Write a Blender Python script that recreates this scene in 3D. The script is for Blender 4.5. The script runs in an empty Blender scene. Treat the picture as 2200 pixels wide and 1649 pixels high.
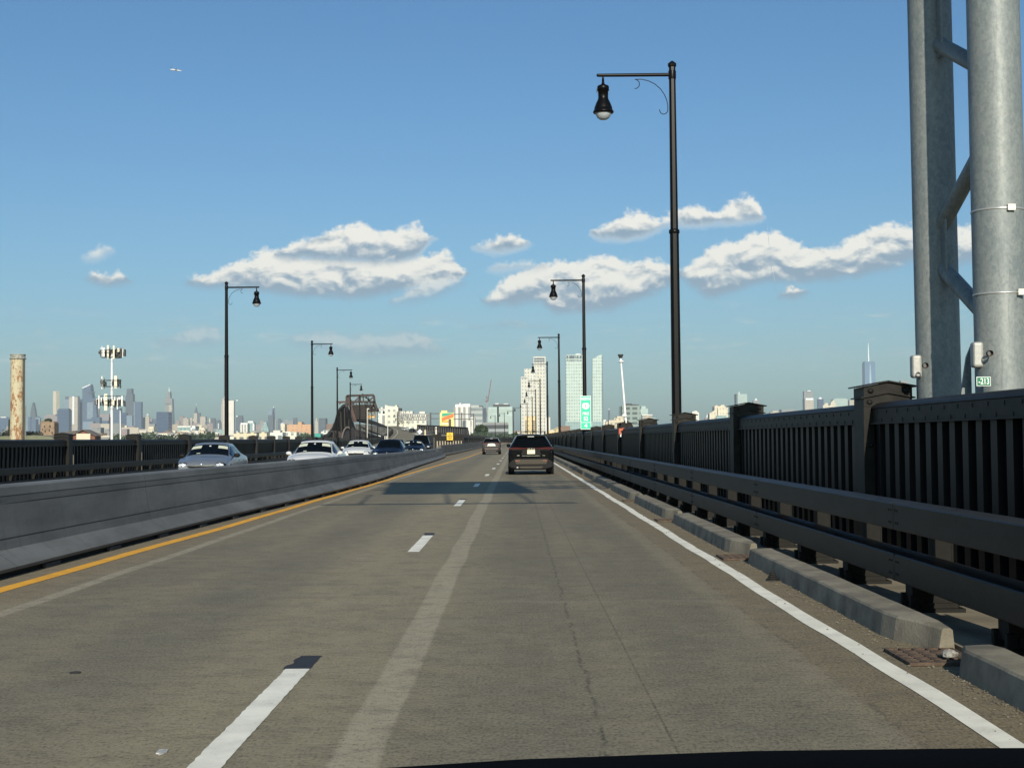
import bpy, math, random
from mathutils import Vector, Matrix
random.seed(7)
R = math.radians
sc = bpy.context.scene
col = sc.collection

# ------------------------------------------------------------------ camera
H_EYE = 1.45
FPX, CX, CY = 3000.0, 1100.0, 824.5
_d = Vector(((1109-CX)/FPX, -(942-CY)/FPX, -1.0)).normalized()
_r = R(0.5)
_u = Vector((-math.sin(_r), math.cos(_r), 0.0)); _u = (_u - _d*_u.dot(_d)).normalized()
_x = _d.cross(_u)
ROT = Matrix((_x, _d, _u))            # camera space -> world
cam_d = bpy.data.cameras.new('camera')
cam = bpy.data.objects.new('camera', cam_d); col.objects.link(cam)
cam_d.sensor_width = 36.0; cam_d.lens = FPX/2200.0*36.0
cam_d.clip_start = 0.05; cam_d.clip_end = 60000.0
m4 = ROT.to_4x4(); m4.translation = Vector((0, 0, H_EYE)); cam.matrix_world = m4
sc.camera = cam

def at(px, py, Y):
    v = ROT @ Vector(((px-CX)/FPX, -(py-CY)/FPX, -1.0))
    t = Y/v.y
    return Vector((v.x*t, Y, H_EYE + v.z*t))
def azel(px, py):
    v = (ROT @ Vector(((px-CX)/FPX, -(py-CY)/FPX, -1.0))).normalized()
    return math.atan2(v.x, v.y)*FPX, math.asin(v.z)*FPX

# ------------------------------------------------------------------ render settings, light
sc.view_settings.view_transform = 'Standard'; sc.view_settings.look = 'None'
sc.view_settings.gamma = 1.0; sc.view_settings.exposure = 0.25
sc.view_settings.use_curve_mapping = False
sc.render.engine = 'CYCLES'
try:
    sc.cycles.use_denoising = True
    sc.cycles.denoiser = 'OPENIMAGEDENOISE'
except Exception: pass
sc.cycles.max_bounces = 6; sc.cycles.volume_bounces = 0
SUN_EL, SUN_AZ = 24.0, 4.0            # behind the camera, a little to the right
sd = Vector((math.sin(R(SUN_AZ))*math.cos(R(SUN_EL)), -math.cos(R(SUN_AZ))*math.cos(R(SUN_EL)), math.sin(R(SUN_EL))))
sun_d = bpy.data.lights.new('sun', 'SUN'); sun_d.energy = 4.4; sun_d.angle = R(0.5); sun_d.color = (1.0, 0.905, 0.75)
sun = bpy.data.objects.new('sun', sun_d); col.objects.link(sun)
sun.rotation_euler = sd.to_track_quat('Z', 'Y').to_euler()

# ------------------------------------------------------------------ node helpers
class NT:
    def __init__(s, tree): s.t = tree; s.n = tree.nodes; s.l = tree.links
    def node(s, typ, **kw):
        n = s.n.new(typ)
        for k, v in kw.items(): setattr(n, k, v)
        return n
    def put(s, sock, v):
        if v is None: return
        if hasattr(v, 'links'): s.l.new(v, sock)
        elif isinstance(v, (tuple, list)) and sock.type == 'RGBA' and len(v) == 3: sock.default_value = (*v, 1)
        else: sock.default_value = v
    def m(s, op, a, b=None, c=None, clamp=False):
        n = s.node('ShaderNodeMath', operation=op, use_clamp=clamp)
        s.put(n.inputs[0], a); s.put(n.inputs[1], b); s.put(n.inputs[2], c)
        return n.outputs[0]
    def mix(s, f, a, b, blend='MIX'):
        n = s.node('ShaderNodeMix', data_type='RGBA', blend_type=blend)
        s.put(n.inputs[0], f); s.put(n.inputs[6], a); s.put(n.inputs[7], b)
        return n.outputs[2]
    def noise(s, vec, scale, detail=4, rough=.5, dist=0.0):
        n = s.node('ShaderNodeTexNoise'); s.put(n.inputs['Vector'], vec)
        s.put(n.inputs['Scale'], scale); n.inputs['Detail'].default_value = detail
        n.inputs['Roughness'].default_value = rough; n.inputs['Distortion'].default_value = dist
        return n.outputs['Fac']
    def smooth(s, v, a, b, lo=0.0, hi=1.0):
        n = s.node('ShaderNodeMapRange', interpolation_type='SMOOTHSTEP')
        s.put(n.inputs[0], v); s.put(n.inputs[1], a); s.put(n.inputs[2], b); s.put(n.inputs[3], lo); s.put(n.inputs[4], hi)
        return n.outputs[0]
    def scalev(s, vec, sx, sy, sz):
        n = s.node('ShaderNodeMapping'); s.put(n.inputs[0], vec); n.inputs['Scale'].default_value = (sx, sy, sz)
        return n.outputs[0]

# ------------------------------------------------------------------ world: physical sky with cumulus banks by direction
world = bpy.data.worlds.new('World'); sc.world = world; world.use_nodes = True
w = NT(world.node_tree); w.n.clear()
sky = w.node('ShaderNodeTexSky', sky_type='NISHITA', sun_disc=False)
sky.sun_elevation = R(SUN_EL); sky.sun_rotation = R(180-SUN_AZ); sky.altitude = 10; sky.air_density = 1.0
sky.dust_density = 1.2; sky.ozone_density = 2.2
SKY_STR = 0.1
tc = w.node('ShaderNodeTexCoord')
sep = w.node('ShaderNodeSeparateXYZ'); w.l.new(tc.outputs['Generated'], sep.inputs[0])
U = w.m('MULTIPLY', w.m('ARCTAN2', sep.outputs[0], sep.outputs[1]), FPX)
V = w.m('MULTIPLY', w.m('ARCSINE', sep.outputs[2]), FPX)
comb = w.node('ShaderNodeCombineXYZ'); w.l.new(U, comb.inputs[0]); w.l.new(V, comb.inputs[1])
UV = comb.outputs[0]
U0, U1, VM = -1300.0, 1300.0, 600.0
un = w.m('DIVIDE', w.m('SUBTRACT', U, U0), U1-U0)
def lerp0(q, x):
    for (a, va), (b, vb) in zip(q, q[1:]):
        if x <= b: return va+(vb-va)*(x-a)/(b-a)
    return q[-1][1]
def float_curve(vals):
    n = w.node('ShaderNodeFloatCurve'); c = n.mapping.curves[0]; n.mapping.use_clip = False
    while len(c.points) < len(vals): c.points.new(0.5, 0.5)
    for i, (p, v) in enumerate(zip(c.points, vals)): p.location = (i/(len(vals)-1), v/VM); p.handle_type = 'VECTOR'
    n.mapping.update()
    w.l.new(un, n.inputs['Value'])
    return w.m('MULTIPLY', n.outputs[0], VM)
def curves(bk, N=220, E=60.0):
    """top and base outline of a row of clouds, sampled over azimuth"""
    S = [([azel(*p) for p in a], [azel(*p) for p in b]) for a, b in zip(bk['t'], bk['b'])]
    T = []; B = []
    for i in range(N):
        x = U0+(U1-U0)*i/(N-1); best = (-400.0, 60.0, 260.0)
        for a, b in S:
            x0 = max(a[0][0], b[0][0]); x1 = min(a[-1][0], b[-1][0]); xc = max(x0, min(x1, x)); f = abs(x-xc)/E
            ta = lerp0(a, xc); tb = lerp0(b, xc); mid = (ta+tb)/2
            if f > 2.5: continue
            ta = ta*(1-f)+(mid-34)*f; tb = tb*(1-f)+(mid+34)*f
            if ta-tb > best[0]: best = (ta-tb, ta, tb)
        T.append(best[1]); B.append(best[2])
    return float_curve(T), float_curve(B)
banks = [
 dict(t=[[(183,592),(200,583),(225,592),(245,584),(262,586),(278,600)],
         [(408,606),(425,602),(448,598),(480,578),(520,556),(552,548),(572,532),(592,545),(650,550),(700,554),(760,552),(820,556),(880,558),(925,548),(958,538),(978,552),(990,572)],
         [(1045,642),(1080,603),(1120,583),(1160,570),(1200,563),(1280,553),(1340,560),(1400,562),(1440,560)],
         [(1470,577),(1520,538),(1560,516),(1590,520),(1620,503),(1670,498),(1700,522),(1750,528),(1800,533),(1840,508),(1880,488),(1910,480),(1950,488),(2020,484),(2090,486),(2150,500)]],
      b=[[(183,600),(230,613),(278,606)],
         [(408,612),(448,613),(500,616),(560,624),(640,638),(700,634),(760,641),(800,638),(860,622),(920,612),(985,602),(990,600)],
         [(1045,652),(1100,657),(1160,644),(1190,672),(1240,670),(1330,660),(1400,630),(1440,612)],
         [(1470,600),(1520,636),(1580,626),(1650,602),(1750,604),(1850,592),(1900,577),(1960,562),(2090,560),(2150,545)]]),
 dict(t=[[(600,548),(640,518),(690,497),(730,488),(790,490),(812,502),(850,498),(890,482),(915,486),(924,508)],
         [(1025,530),(1060,508),(1105,500),(1122,520)],
         [(1285,492),(1340,460),(1380,452),(1400,472),(1430,460),(1480,440),(1512,443),(1532,466),(1560,440),(1590,428),(1622,432),(1637,455)],
         [(1670,630),(1700,618),(1726,624)]],
      b=[[(600,551),(700,559),(800,564),(850,562),(900,548),(924,515)],
         [(1025,536),(1075,540),(1122,530)],
         [(1285,511),(1340,514),(1400,500),(1440,482),(1500,484),(1560,478),(1637,470)],
         [(1670,640),(1700,642),(1726,632)]]),
 dict(t=[[(188,552),(212,534),(240,530)],[(832,644),(880,616),(915,594),(955,588),(994,598)],[(1060,575),(1110,562),(1165,565)]],
      b=[[(188,558),(215,556),(240,540)],[(832,654),(880,652),(940,640),(994,612)],[(1060,584),(1110,580),(1165,578)]]),
 dict(t=[[(345,722),(380,712),(430,708),(480,714)],[(632,722),(700,708),(760,716),(830,708),(905,706),(945,742)],[(1010,700),(1100,690),(1180,700)]],
      b=[[(345,740),(400,746),(480,738)],[(632,742),(700,756),(800,772),(945,764)],[(1010,708),(1100,704),(1180,706)]]),
]
nA = w.noise(w.scalev(UV, .8, 1.15, 1), 1/62.0, 7, .60, .15)
shift = w.node('ShaderNodeVectorMath', operation='ADD'); w.l.new(UV, shift.inputs[0]); shift.inputs[1].default_value = (4, 13, 0)
sA = w.noise(w.scalev(UV, .8, 1.25, 1), 1/52.0, 3.5, .55, .3); sB = w.noise(w.scalev(shift.outputs[0], .8, 1.25, 1), 1/52.0, 3.5, .55, .3)
nC = w.noise(UV, 1/14.0, 4, .6)
edge = w.m('MULTIPLY', w.m('SUBTRACT', nA, .5), 62)
edge = w.m('ADD', edge, w.m('MULTIPLY', w.m('SUBTRACT', nC, .5), 28))
dens = None; shade = None
for i, bk in enumerate(banks):
    T, B = curves(bk)
    up = w.m('SUBTRACT', T, V); dn = w.m('SUBTRACT', V, B)
    a = w.m('ADD', w.m('ADD', up, edge), 3.0); b = w.m('ADD', w.m('ADD', w.m('MULTIPLY', dn, .6), w.m('MULTIPLY', edge, .25)), 4.0)
    t = w.m('MINIMUM', a, b)
    d = w.smooth(t, -5.0, [11.0, 11.0, 20.0, 18.0][i])
    if i >= 2: d = w.m('MULTIPLY', d, [.8, .55][i-2])
    # height inside the bank, 0 at the base
    h = w.m('DIVIDE', dn, w.m('MAXIMUM', w.m('SUBTRACT', T, B), 20.0))
    lit = w.m('ADD', w.m('MULTIPLY', w.m('SUBTRACT', sA, sB), 2.5), w.m('MULTIPLY', h, 1.25))
    lit = w.m('ADD', lit, w.m('MULTIPLY', w.m('SUBTRACT', nA, .5), .9))
    lit = w.smooth(lit, .14, .98)
    if dens is None: dens, shade = d, lit
    else:
        mx = w.node('ShaderNodeMix', data_type='FLOAT'); w.put(mx.inputs[0], d); w.put(mx.inputs[2], shade); w.put(mx.inputs[3], lit)
        shade = mx.outputs[0]; dens = w.m('MAXIMUM', dens, d)
k = 1.0/SKY_STR
ccol = w.mix(shade, (.225*k, .325*k, .425*k), (.82*k, .80*k, .73*k))
# faint streaks low over the horizon
wv = w.scalev(UV, .22, 1.0, 1)
wn = w.noise(wv, 1/26.0, 5, .6, .4)
band = w.m('MULTIPLY', w.smooth(V, 90, 190), w.smooth(V, 310, 230))
wl = w.m('MULTIPLY', w.m('MULTIPLY', w.smooth(wn, .50, .72), band), .38)
wcol = w.mix(w.smooth(w.noise(wv, 1/14.0, 3), .4, .65), (.30*k, .41*k, .47*k), (.62*k, .66*k, .62*k))
# slight teal lift of the low sky
low = w.smooth(V, 1000, -50)
skyc = w.mix(1.0, sky.outputs[0], w.mix(low, (.40, .672, .855), (.495, .725, .865)), 'MULTIPLY')
c1 = w.mix(wl, skyc, wcol)
c2 = w.mix(w.m('MULTIPLY', dens, .96), c1, ccol)
bg = w.node('ShaderNodeBackground'); w.l.new(c2, bg.inputs[0]); bg.inputs[1].default_value = SKY_STR
out = w.node('ShaderNodeOutputWorld'); w.l.new(bg.outputs[0], out.inputs[0])

# ------------------------------------------------------------------ materials
MATS = {}
def mat(name, c, rough=.6, metal=0.0, var=0.0, scale=3.0, bump=0.0, bscale=40.0, coat=0.0, spec=.5, c2=None, stretch=(1,1,1), emit=None):
    if name in MATS: return MATS[name]
    m = bpy.data.materials.new(name); m.use_nodes = True; MATS[name] = m
    t = NT(m.node_tree); p = t.n['Principled BSDF']
    p.inputs['Roughness'].default_value = rough; p.inputs['Metallic'].default_value = metal
    p.inputs['Specular IOR Level'].default_value = spec
    p.inputs['Coat Weight'].default_value = coat; p.inputs['Coat Roughness'].default_value = .06
    p.inputs['Base Color'].default_value = (*c, 1)
    if emit: p.inputs['Emission Color'].default_value = (*c, 1); p.inputs['Emission Strength'].default_value = emit
    if var or bump:
        g = t.node('ShaderNodeTexCoord'); v = t.scalev(g.outputs['Object'], *stretch)
        if var:
            n = t.noise(v, scale, 6, .65)
            f = t.smooth(n, .3, .7)
            c2_ = c2 or tuple(x*(1-var) for x in c)
            hi = tuple(min(1, x*(1+var*.5)) for x in c) if c2 is None else c
            t.l.new(t.mix(f, c2_, hi), p.inputs['Base Color'])
        if bump:
            b = t.node('ShaderNodeBump'); b.inputs['Strength'].default_value = bump; b.inputs['Distance'].default_value = .01
            t.l.new(t.noise(v, bscale, 4, .6), b.inputs['Height']); t.l.new(b.outputs[0], p.inputs['Normal'])
    return m

def facade(name, wall, glass, fh=3.5, bw=3.0, fz=.5, fx=.6, var=.12, grough=.25, soft=1.0):
    """grid of windows: fh storey height, bw bay width, fz/fx share of glass"""
    if name in MATS: return MATS[name]
    m = bpy.data.materials.new(name); m.use_nodes = True; MATS[name] = m
    t = NT(m.node_tree); p = t.n['Principled BSDF']
    g = t.node('ShaderNodeTexCoord'); s = t.node('ShaderNodeSeparateXYZ'); t.l.new(g.outputs['Object'], s.inputs[0])
    ge = t.node('ShaderNodeNewGeometry')
    sn = t.node('ShaderNodeSeparateXYZ')
    vt = t.node('ShaderNodeVectorTransform', vector_type='NORMAL', convert_from='WORLD', convert_to='OBJECT')
    t.l.new(ge.outputs['Normal'], vt.inputs[0]); t.l.new(vt.outputs[0], sn.inputs[0])
    isx = t.m('GREATER_THAN', t.m('ABSOLUTE', sn.outputs[0]), .7)
    mx = t.node('ShaderNodeMix', data_type='FLOAT'); t.l.new(isx, mx.inputs[0]); t.l.new(s.outputs[0], mx.inputs[2]); t.l.new(s.outputs[1], mx.inputs[3])
    u = mx.outputs[0]; z = s.outputs[2]
    fu = t.m('ABSOLUTE', t.m('SUBTRACT', t.m('FRACT', t.m('DIVIDE', u, bw)), .5))
    fv = t.m('ABSOLUTE', t.m('SUBTRACT', t.m('FRACT', t.m('DIVIDE', z, fh)), .5))
    mu = t.smooth(fu, fx/2-.06, fx/2+.06, 1, 0); mv = t.smooth(fv, fz/2-.06, fz/2+.06, 1, 0)
    msk = t.m('MULTIPLY', mu, mv)
    up = t.m('LESS_THAN', t.m('ABSOLUTE', sn.outputs[2]), .5)
    msk = t.m('MULTIPLY', t.m('MULTIPLY', msk, up), soft)
    n = t.noise(g.outputs['Object'], .06, 4, .6)
    wc = t.mix(t.smooth(n, .3, .7), tuple(x*(1-var) for x in wall), wall)
    # every pane a little different
    fl = t.node('ShaderNodeCombineXYZ'); t.l.new(t.m('FLOOR', t.m('DIVIDE', u, bw)), fl.inputs[0]); t.l.new(t.m('FLOOR', t.m('DIVIDE', z, fh)), fl.inputs[1])
    wn = t.node('ShaderNodeTexWhiteNoise'); t.l.new(fl.outputs[0], wn.inputs[0])
    gc = t.mix(t.m('MULTIPLY', wn.outputs[0], .55), glass, tuple(min(1, x*1.6+.03) for x in glass))
    t.l.new(t.mix(msk, wc, gc), p.inputs['Base Color'])
    t.l.new(t.smooth(msk, 0, 1, .8, grough), p.inputs['Roughness'])
    return m

# ------------------------------------------------------------------ mesh helpers
class MB:
    def __init__(s): s.v = []; s.f = []; s.sm = []; s.mi = []; s.cur = 0
    def add(s, vs, fs, smooth=False):
        o = len(s.v); s.v += [tuple(v) for v in vs]
        for f in fs: s.f.append([i+o for i in f]); s.sm.append(smooth); s.mi.append(s.cur)
        return s
    def box(s, x0, x1, y0, y1, z0, z1):
        v = [(x0,y0,z0),(x1,y0,z0),(x1,y1,z0),(x0,y1,z0),(x0,y0,z1),(x1,y0,z1),(x1,y1,z1),(x0,y1,z1)]
        return s.add(v, [(0,3,2,1),(4,5,6,7),(0,1,5,4),(1,2,6,5),(2,3,7,6),(3,0,4,7)])
    def frustum(s, a, b, z0, z1):
        """a, b = (x0,x1,y0,y1) rectangles at z0, z1"""
        v = [(a[0],a[2],z0),(a[1],a[2],z0),(a[1],a[3],z0),(a[0],a[3],z0),(b[0],b[2],z1),(b[1],b[2],z1),(b[1],b[3],z1),(b[0],b[3],z1)]
        return s.add(v, [(0,3,2,1),(4,5,6,7),(0,1,5,4),(1,2,6,5),(2,3,7,6),(3,0,4,7)])
    def tube(s, p, q, r1, r2=None, n=12, caps=True, smooth=True, rot=0.0):
        p = Vector(p); q = Vector(q); r2 = r1 if r2 is None else r2
        d = (q-p).normalized(); a = Vector((1,0,0)) if abs(d.x) < .9 else Vector((0,1,0))
        e = d.cross(a).normalized(); g = d.cross(e)
        vs = []
        for c, r in ((p, r1), (q, r2)):
            for i in range(n):
                t = 2*math.pi*i/n+rot; vs.append(c + e*math.cos(t)*r + g*math.sin(t)*r)
        s.add(vs, [(i, (i+1) % n, n+(i+1) % n, n+i) for i in range(n)], smooth)
        if caps: s.add([vs[i] for i in range(2*n)], [tuple(range(n-1, -1, -1)), tuple(range(n, 2*n))])
        return s
    def bar(s, p, q, w, h):
        """rectangular bar"""
        p = Vector(p); q = Vector(q); d = (q-p).normalized()
        e = d.cross(Vector((0,0,1)))
        if e.length < .01: e = Vector((1,0,0))
        e.normalize(); g = e.cross(d)
        vs = [c + e*a*w/2 + g*b*h/2 for c in (p, q) for a, b in ((-1,-1),(1,-1),(1,1),(-1,1))]
        return s.add(vs, [(0,3,2,1),(4,5,6,7),(0,1,5,4),(1,2,6,5),(2,3,7,6),(3,0,4,7)])
    def path(s, pts, r, n=6):
        for a, b in zip(pts, pts[1:]): s.tube(a, b, r, n=n, caps=True)
        return s
    def lathe(s, prof, n=20, c=(0,0,0), smooth=True, axis='z'):
        vs = []
        for r, z in prof:
            for i in range(n):
                t = 2*math.pi*i/n
                if axis == 'z': vs.append((c[0]+r*math.cos(t), c[1]+r*math.sin(t), c[2]+z))
                else: vs.append((c[0]+z, c[1]+r*math.cos(t), c[2]+r*math.sin(t)))
        fs = []
        for k in range(len(prof)-1):
            for i in range(n): fs.append((k*n+i, k*n+(i+1) % n, (k+1)*n+(i+1) % n, (k+1)*n+i))
        s.add(vs, fs, smooth)
        return s
    def prism(s, poly, a0, a1, axis='y'):
        """poly in (x,z) extruded along y, or (y,z) along x, or (x,y) along z"""
        n = len(poly)
        def P(u, w_, a): return (u, a, w_) if axis == 'y' else (a, u, w_) if axis == 'x' else (u, w_, a)
        vs = [P(u, q, a0) for u, q in poly] + [P(u, q, a1) for u, q in poly]
        s.add(vs, [tuple(range(n)), tuple(range(2*n-1, n-1, -1))] + [(i, n+i, n+(i+1) % n, (i+1) % n) for i in range(n)])
        return s
    def sweep(s, prof, frames, smooth=False, cap=True):
        """prof [(lateral, z)], frames [(origin, lateral unit)]"""
        n = len(prof); vs = []
        for o, l in frames:
            for u, z in prof: vs.append((o[0]+l[0]*u, o[1]+l[1]*u, o[2]+z))
        fs = [(k*n+i, (k+1)*n+i, (k+1)*n+i+1, k*n+i+1) for k in range(len(frames)-1) for i in range(n-1)]
        s.add(vs, fs, smooth)
        return s
    def sphere(s, c, r, n=10, sx=1, sy=1, sz=1, hemi=None):
        vs = []; fs = []; m_ = n//2
        for j in range(m_+1):
            ph = math.pi*j/m_
            for i in range(n):
                t = 2*math.pi*i/n
                vs.append((c[0]+r*sx*math.sin(ph)*math.cos(t), c[1]+r*sy*math.sin(ph)*math.sin(t), c[2]+r*sz*math.cos(ph)))
        for j in range(m_):
            for i in range(n): fs.append((j*n+i, (j+1)*n+i, (j+1)*n+(i+1) % n, j*n+(i+1) % n))
        return s.add(vs, fs, True)
    def build(s, name, mats, parent=None, fix=True):
        me = bpy.data.meshes.new(name); me.from_pydata(s.v, [], s.f)
        if not isinstance(mats, (list, tuple)): mats = [mats]
        for m_ in mats: me.materials.append(m_)
        me.polygons.foreach_set('use_smooth', s.sm); me.polygons.foreach_set('material_index', s.mi)
        me.validate(); me.update()
        if fix:
            import bmesh
            b = bmesh.new(); b.from_mesh(me); bmesh.ops.recalc_face_normals(b, faces=b.faces); b.to_mesh(me); b.free()
        o = bpy.data.objects.new(name, me); col.objects.link(o)
        if parent: o.parent = parent
        return o
def tag(o, label=None, cat=None, group=None, kind=None):
    if label: o['label'] = label
    if cat: o['category'] = cat
    if group: o['group'] = group
    if kind: o['kind'] = kind
    return o
def empty(name, loc=(0,0,0), rz=0.0, label=None, cat=None, group=None):
    o = bpy.data.objects.new(name, None); col.objects.link(o); o.location = loc; o.rotation_euler = (0, 0, rz)
    o.empty_display_size = .3
    return tag(o, label, cat, group)
def copy_tree(o, parent=None):
    c = o.copy(); col.objects.link(c); c.parent = parent
    for ch in list(o.children): copy_tree(ch, c)
    return c
def dup(root, loc, rz, label, group=None):
    c = copy_tree(root); c.location = loc; c.rotation_euler = (0, 0, rz); c['label'] = label
    if group: c['group'] = group
    return c
ORD = ['first','second','third','fourth','fifth','sixth','seventh','eighth','ninth','tenth','eleventh','twelfth','thirteenth','fourteenth',
       'fifteenth','sixteenth','seventeenth','eighteenth','nineteenth','twentieth','twenty-first','twenty-second','twenty-third','twenty-fourth','twenty-fifth','twenty-sixth','twenty-seventh','twenty-eighth']
def lerp_tab(tab, y):
    if y <= tab[0][0]: return tab[0][1]
    for (a, va), (b, vb) in zip(tab, tab[1:]):
        if y <= b: return va + (vb-va)*(y-a)/(b-a)
    return tab[-1][1]
def text(body, size, name, m, parent, loc, rot=(math.pi/2, 0, 0), sx=1.0, shear=0.0, bold=0.0):
    cu = bpy.data.curves.new(name, 'FONT'); cu.body = body; cu.size = size; cu.align_x = 'CENTER'; cu.align_y = 'CENTER'
    cu.extrude = .004; cu.shear = shear; cu.offset = bold; cu.materials.append(m)
    o = bpy.data.objects.new(name, cu); col.objects.link(o); o.location = loc; o.rotation_euler = rot; o.scale = (sx, 1, 1)
    o.parent = parent
    me = bpy.data.meshes.new_from_object(o); me.name = name
    q = bpy.data.objects.new(name, me); col.objects.link(q); q.location = loc; q.rotation_euler = rot; q.scale = (sx, 1, 1); q.parent = parent
    bpy.data.objects.remove(o); q.name = name
    return q
# ------------------------------------------------------------------ alignment of the roads
def xr_main(Y):   # right white line of the main carriageway
    base = lerp_tab([(0, 2.31), (60, 2.25), (120, 2.2), (350, 2.0)], Y)
    if Y > 330: base = 2.0 - (Y-330)**2*.00018
    return base
def z_left(Y):    # the other carriageway falls a little sideways, later it climbs
    if Y < 380: return 0.0
    if Y < 470: return .000178*(Y-380)**2
    return 1.44+.032*(Y-470)
LE = [(-20,-17.35),(92,-17.35),(134,-19.6),(184,-23.7),(232,-27.8),(290,-32.6),(361,-38.6),(417,-42.2),(450,-43.2),(500,-45.2),(550,-48.2),(600,-52.8),(640,-58.5),(680,-68)]
RE = [(-20,-6.2),(119,-6.2),(168,-9.8),(200,-13),(250,-16.5),(300,-20),(400,-25.5),(485,-31),(545,-39),(600,-45.5),(640,-50),(680,-58)]
ROADZ = -.3
# ------------------------------------------------------------------ asphalt material
def asphalt():
    m = bpy.data.materials.new('asphalt'); m.use_nodes = True
    t = NT(m.node_tree); p = t.n['Principled BSDF']
    g = t.node('ShaderNodeTexCoord'); P = g.outputs['Object']
    s = t.node('ShaderNodeSeparateXYZ'); t.l.new(P, s.inputs[0]); X = s.outputs[0]; Y = s.outputs[1]
    wob = t.m('MULTIPLY', t.m('SUBTRACT', t.noise(t.scalev(P, 1, .5, 1), 1.3, 5, .6), .5), .22)
    Xw = t.m('ADD', X, wob)
    # large patches, stretched across the lane in soft bands
    n1 = t.noise(t.scalev(P, .5, .14, 1), 1.0, 6, .65, .5)
    n2 = t.noise(t.scalev(P, .6, 1.6, 1), 1.1, 7, .7)
    nf = t.noise(t.scalev(P, 1, .55, 1), 55.0, 3, .7)
    ng = t.noise(t.scalev(P, .9, 1.9, 1), 12.0, 6, .75)
    base = t.mix(t.smooth(n1, .3, .7), (.150, .142, .108), (.222, .202, .145))
    base = t.mix(t.m('MULTIPLY', t.smooth(n2, .42, .7), .35), base, (.26, .238, .172))
    wob2 = t.m('MULTIPLY', t.m('SUBTRACT', t.noise(t.scalev(P, .3, .5, 1), .5, 2, .4), .5), .11)
    Xv = t.m('ADD', t.m('ADD', X, wob2), t.m('MULTIPLY', t.m('SUBTRACT', t.noise(P, 14, 3, .6), .5), .05))
    def strip(c0, hw, soft, colr, amt, br=None):
        f = t.smooth(t.m('ABSOLUTE', t.m('SUBTRACT', Xw if soft > .2 else Xv, c0)), hw, hw+soft, amt, 0)
        if br is not None: f = t.m('MULTIPLY', f, br)
        return f, colr
    br = t.smooth(t.noise(t.scalev(P, 1, .25, 1), 1.6, 6, .75), .3, .6, .35, 1)
    # tan dust at the shoulders and between the wheel paths, dark wheel paths, ghosts of scraped-off markings
    for c0, hw, soft, cc, amt, b in [
        (-1.55, .35, .9, (.31, .275, .19), .55, br), (3.2, 1.28, .12, (.165, .132, .082), .80, t.smooth(n1, .2, .6, .75, 1)), (-6.3, 1.5, .5, (.20, .165, .115), .7, None),
        (.15, .16, .5, (.098, .095, .080), .5, br), (1.25, .2, .5, (.098, .095, .080), .55, br), (-2.6, .25, .5, (.08, .08, .079), .35, br), (-3.9, .25, .4, (.08, .08, .08), .25, br),
        (-.74, .095, .035, (.38, .355, .28), .72, t.smooth(t.noise(t.scalev(P, 1, .6, 1), 9.0, 5, .8), .25, .5, .5, 1)),
        (-4.4, .055, .04, (.36, .34, .28), .75, t.smooth(t.noise(t.scalev(P, 1, .6, 1), 7.0, 5, .8), .3, .55, .3, 1)),
        (1.80, .05, .12, (.25, .22, .16), .4, br), (1.90, .004, .03, (.05, .042, .03), .7, t.smooth(t.noise(t.scalev(P, 2, 1.5, 1), 2.2, 5, .75), .48, .6))]:
        f, cc = strip(c0, hw, soft, cc, amt, b)
        base = t.mix(f, base, cc)
    # longitudinal joint and crack
    cw = t.m('MULTIPLY', t.m('SUBTRACT', t.noise(t.scalev(P, .2, 1, 1), 1.9, 6, .75), .5), .16)
    Xc = t.m('ADD', X, cw)
    fc = t.smooth(t.m('ABSOLUTE', t.m('SUBTRACT', Xc, .41)), .004, .018, .75, 0)
    fc = t.m('MULTIPLY', fc, t.smooth(t.noise(t.scalev(P, 3, 1.2, 1), 2.5, 4, .7), .42, .55))
    fj = t.smooth(t.m('ABSOLUTE', t.m('SUBTRACT', X, .735)), .003, .010, .5, 0)
    base = t.mix(t.m('MAXIMUM', fc, fj), base, (.035, .033, .030))
    # transverse joints
    yj = t.m('ABSOLUTE', t.m('SUBTRACT', t.m('FRACT', t.m('DIVIDE', t.m('ADD', Y, t.m('ADD', -1.5, t.m('MULTIPLY', wob, 1.2))), 22.0)), .5))
    base = t.mix(t.m('MULTIPLY', t.smooth(yj, .001, .007, .5, 0), t.smooth(t.noise(t.scalev(P, .4, .1, 1), 1.0, 3, .5), .45, .6)), base, (.28, .26, .21))
    nm = t.noise(t.scalev(P, 1, 1.2, 1), 2.8, 7, .75)
    base = t.mix(t.smooth(nm, .54, .36, 0, .42), base, (.082, .076, .062))
    base = t.mix(t.smooth(nm, .52, .70, 0, .40), base, (.25, .232, .175))
    # aggregate
    base = t.mix(t.smooth(nf, .35, .75, .0, .42), base, (.33, .305, .225))
    base = t.mix(t.smooth(nf, .48, .30, .0, .6), base, (.04, .038, .034))
    base = t.mix(t.smooth(ng, .50, .32, .0, .45), base, (.050, .046, .039))
    base = t.mix(1.0, base, (1.14, 1.085, .98), 'MULTIPLY')
    t.l.new(base, p.inputs['Base Color'])
    t.l.new(t.smooth(n2, .3, .7, .78, .95), p.inputs['Roughness']); p.inputs['Specular IOR Level'].default_value = .3
    b = t.node('ShaderNodeBump'); b.inputs['Strength'].default_value = .5; b.inputs['Distance'].default_value = .012
    t.l.new(t.m('ADD', nf, ng), b.inputs['Height']); t.l.new(b.outputs[0], p.inputs['Normal'])
    return m
M_ASPH = asphalt()
M_DUSTY = mat('dusty_concrete', (.25, .222, .16), .9, var=.35, scale=1.5, bump=.3, bscale=60)
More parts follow.
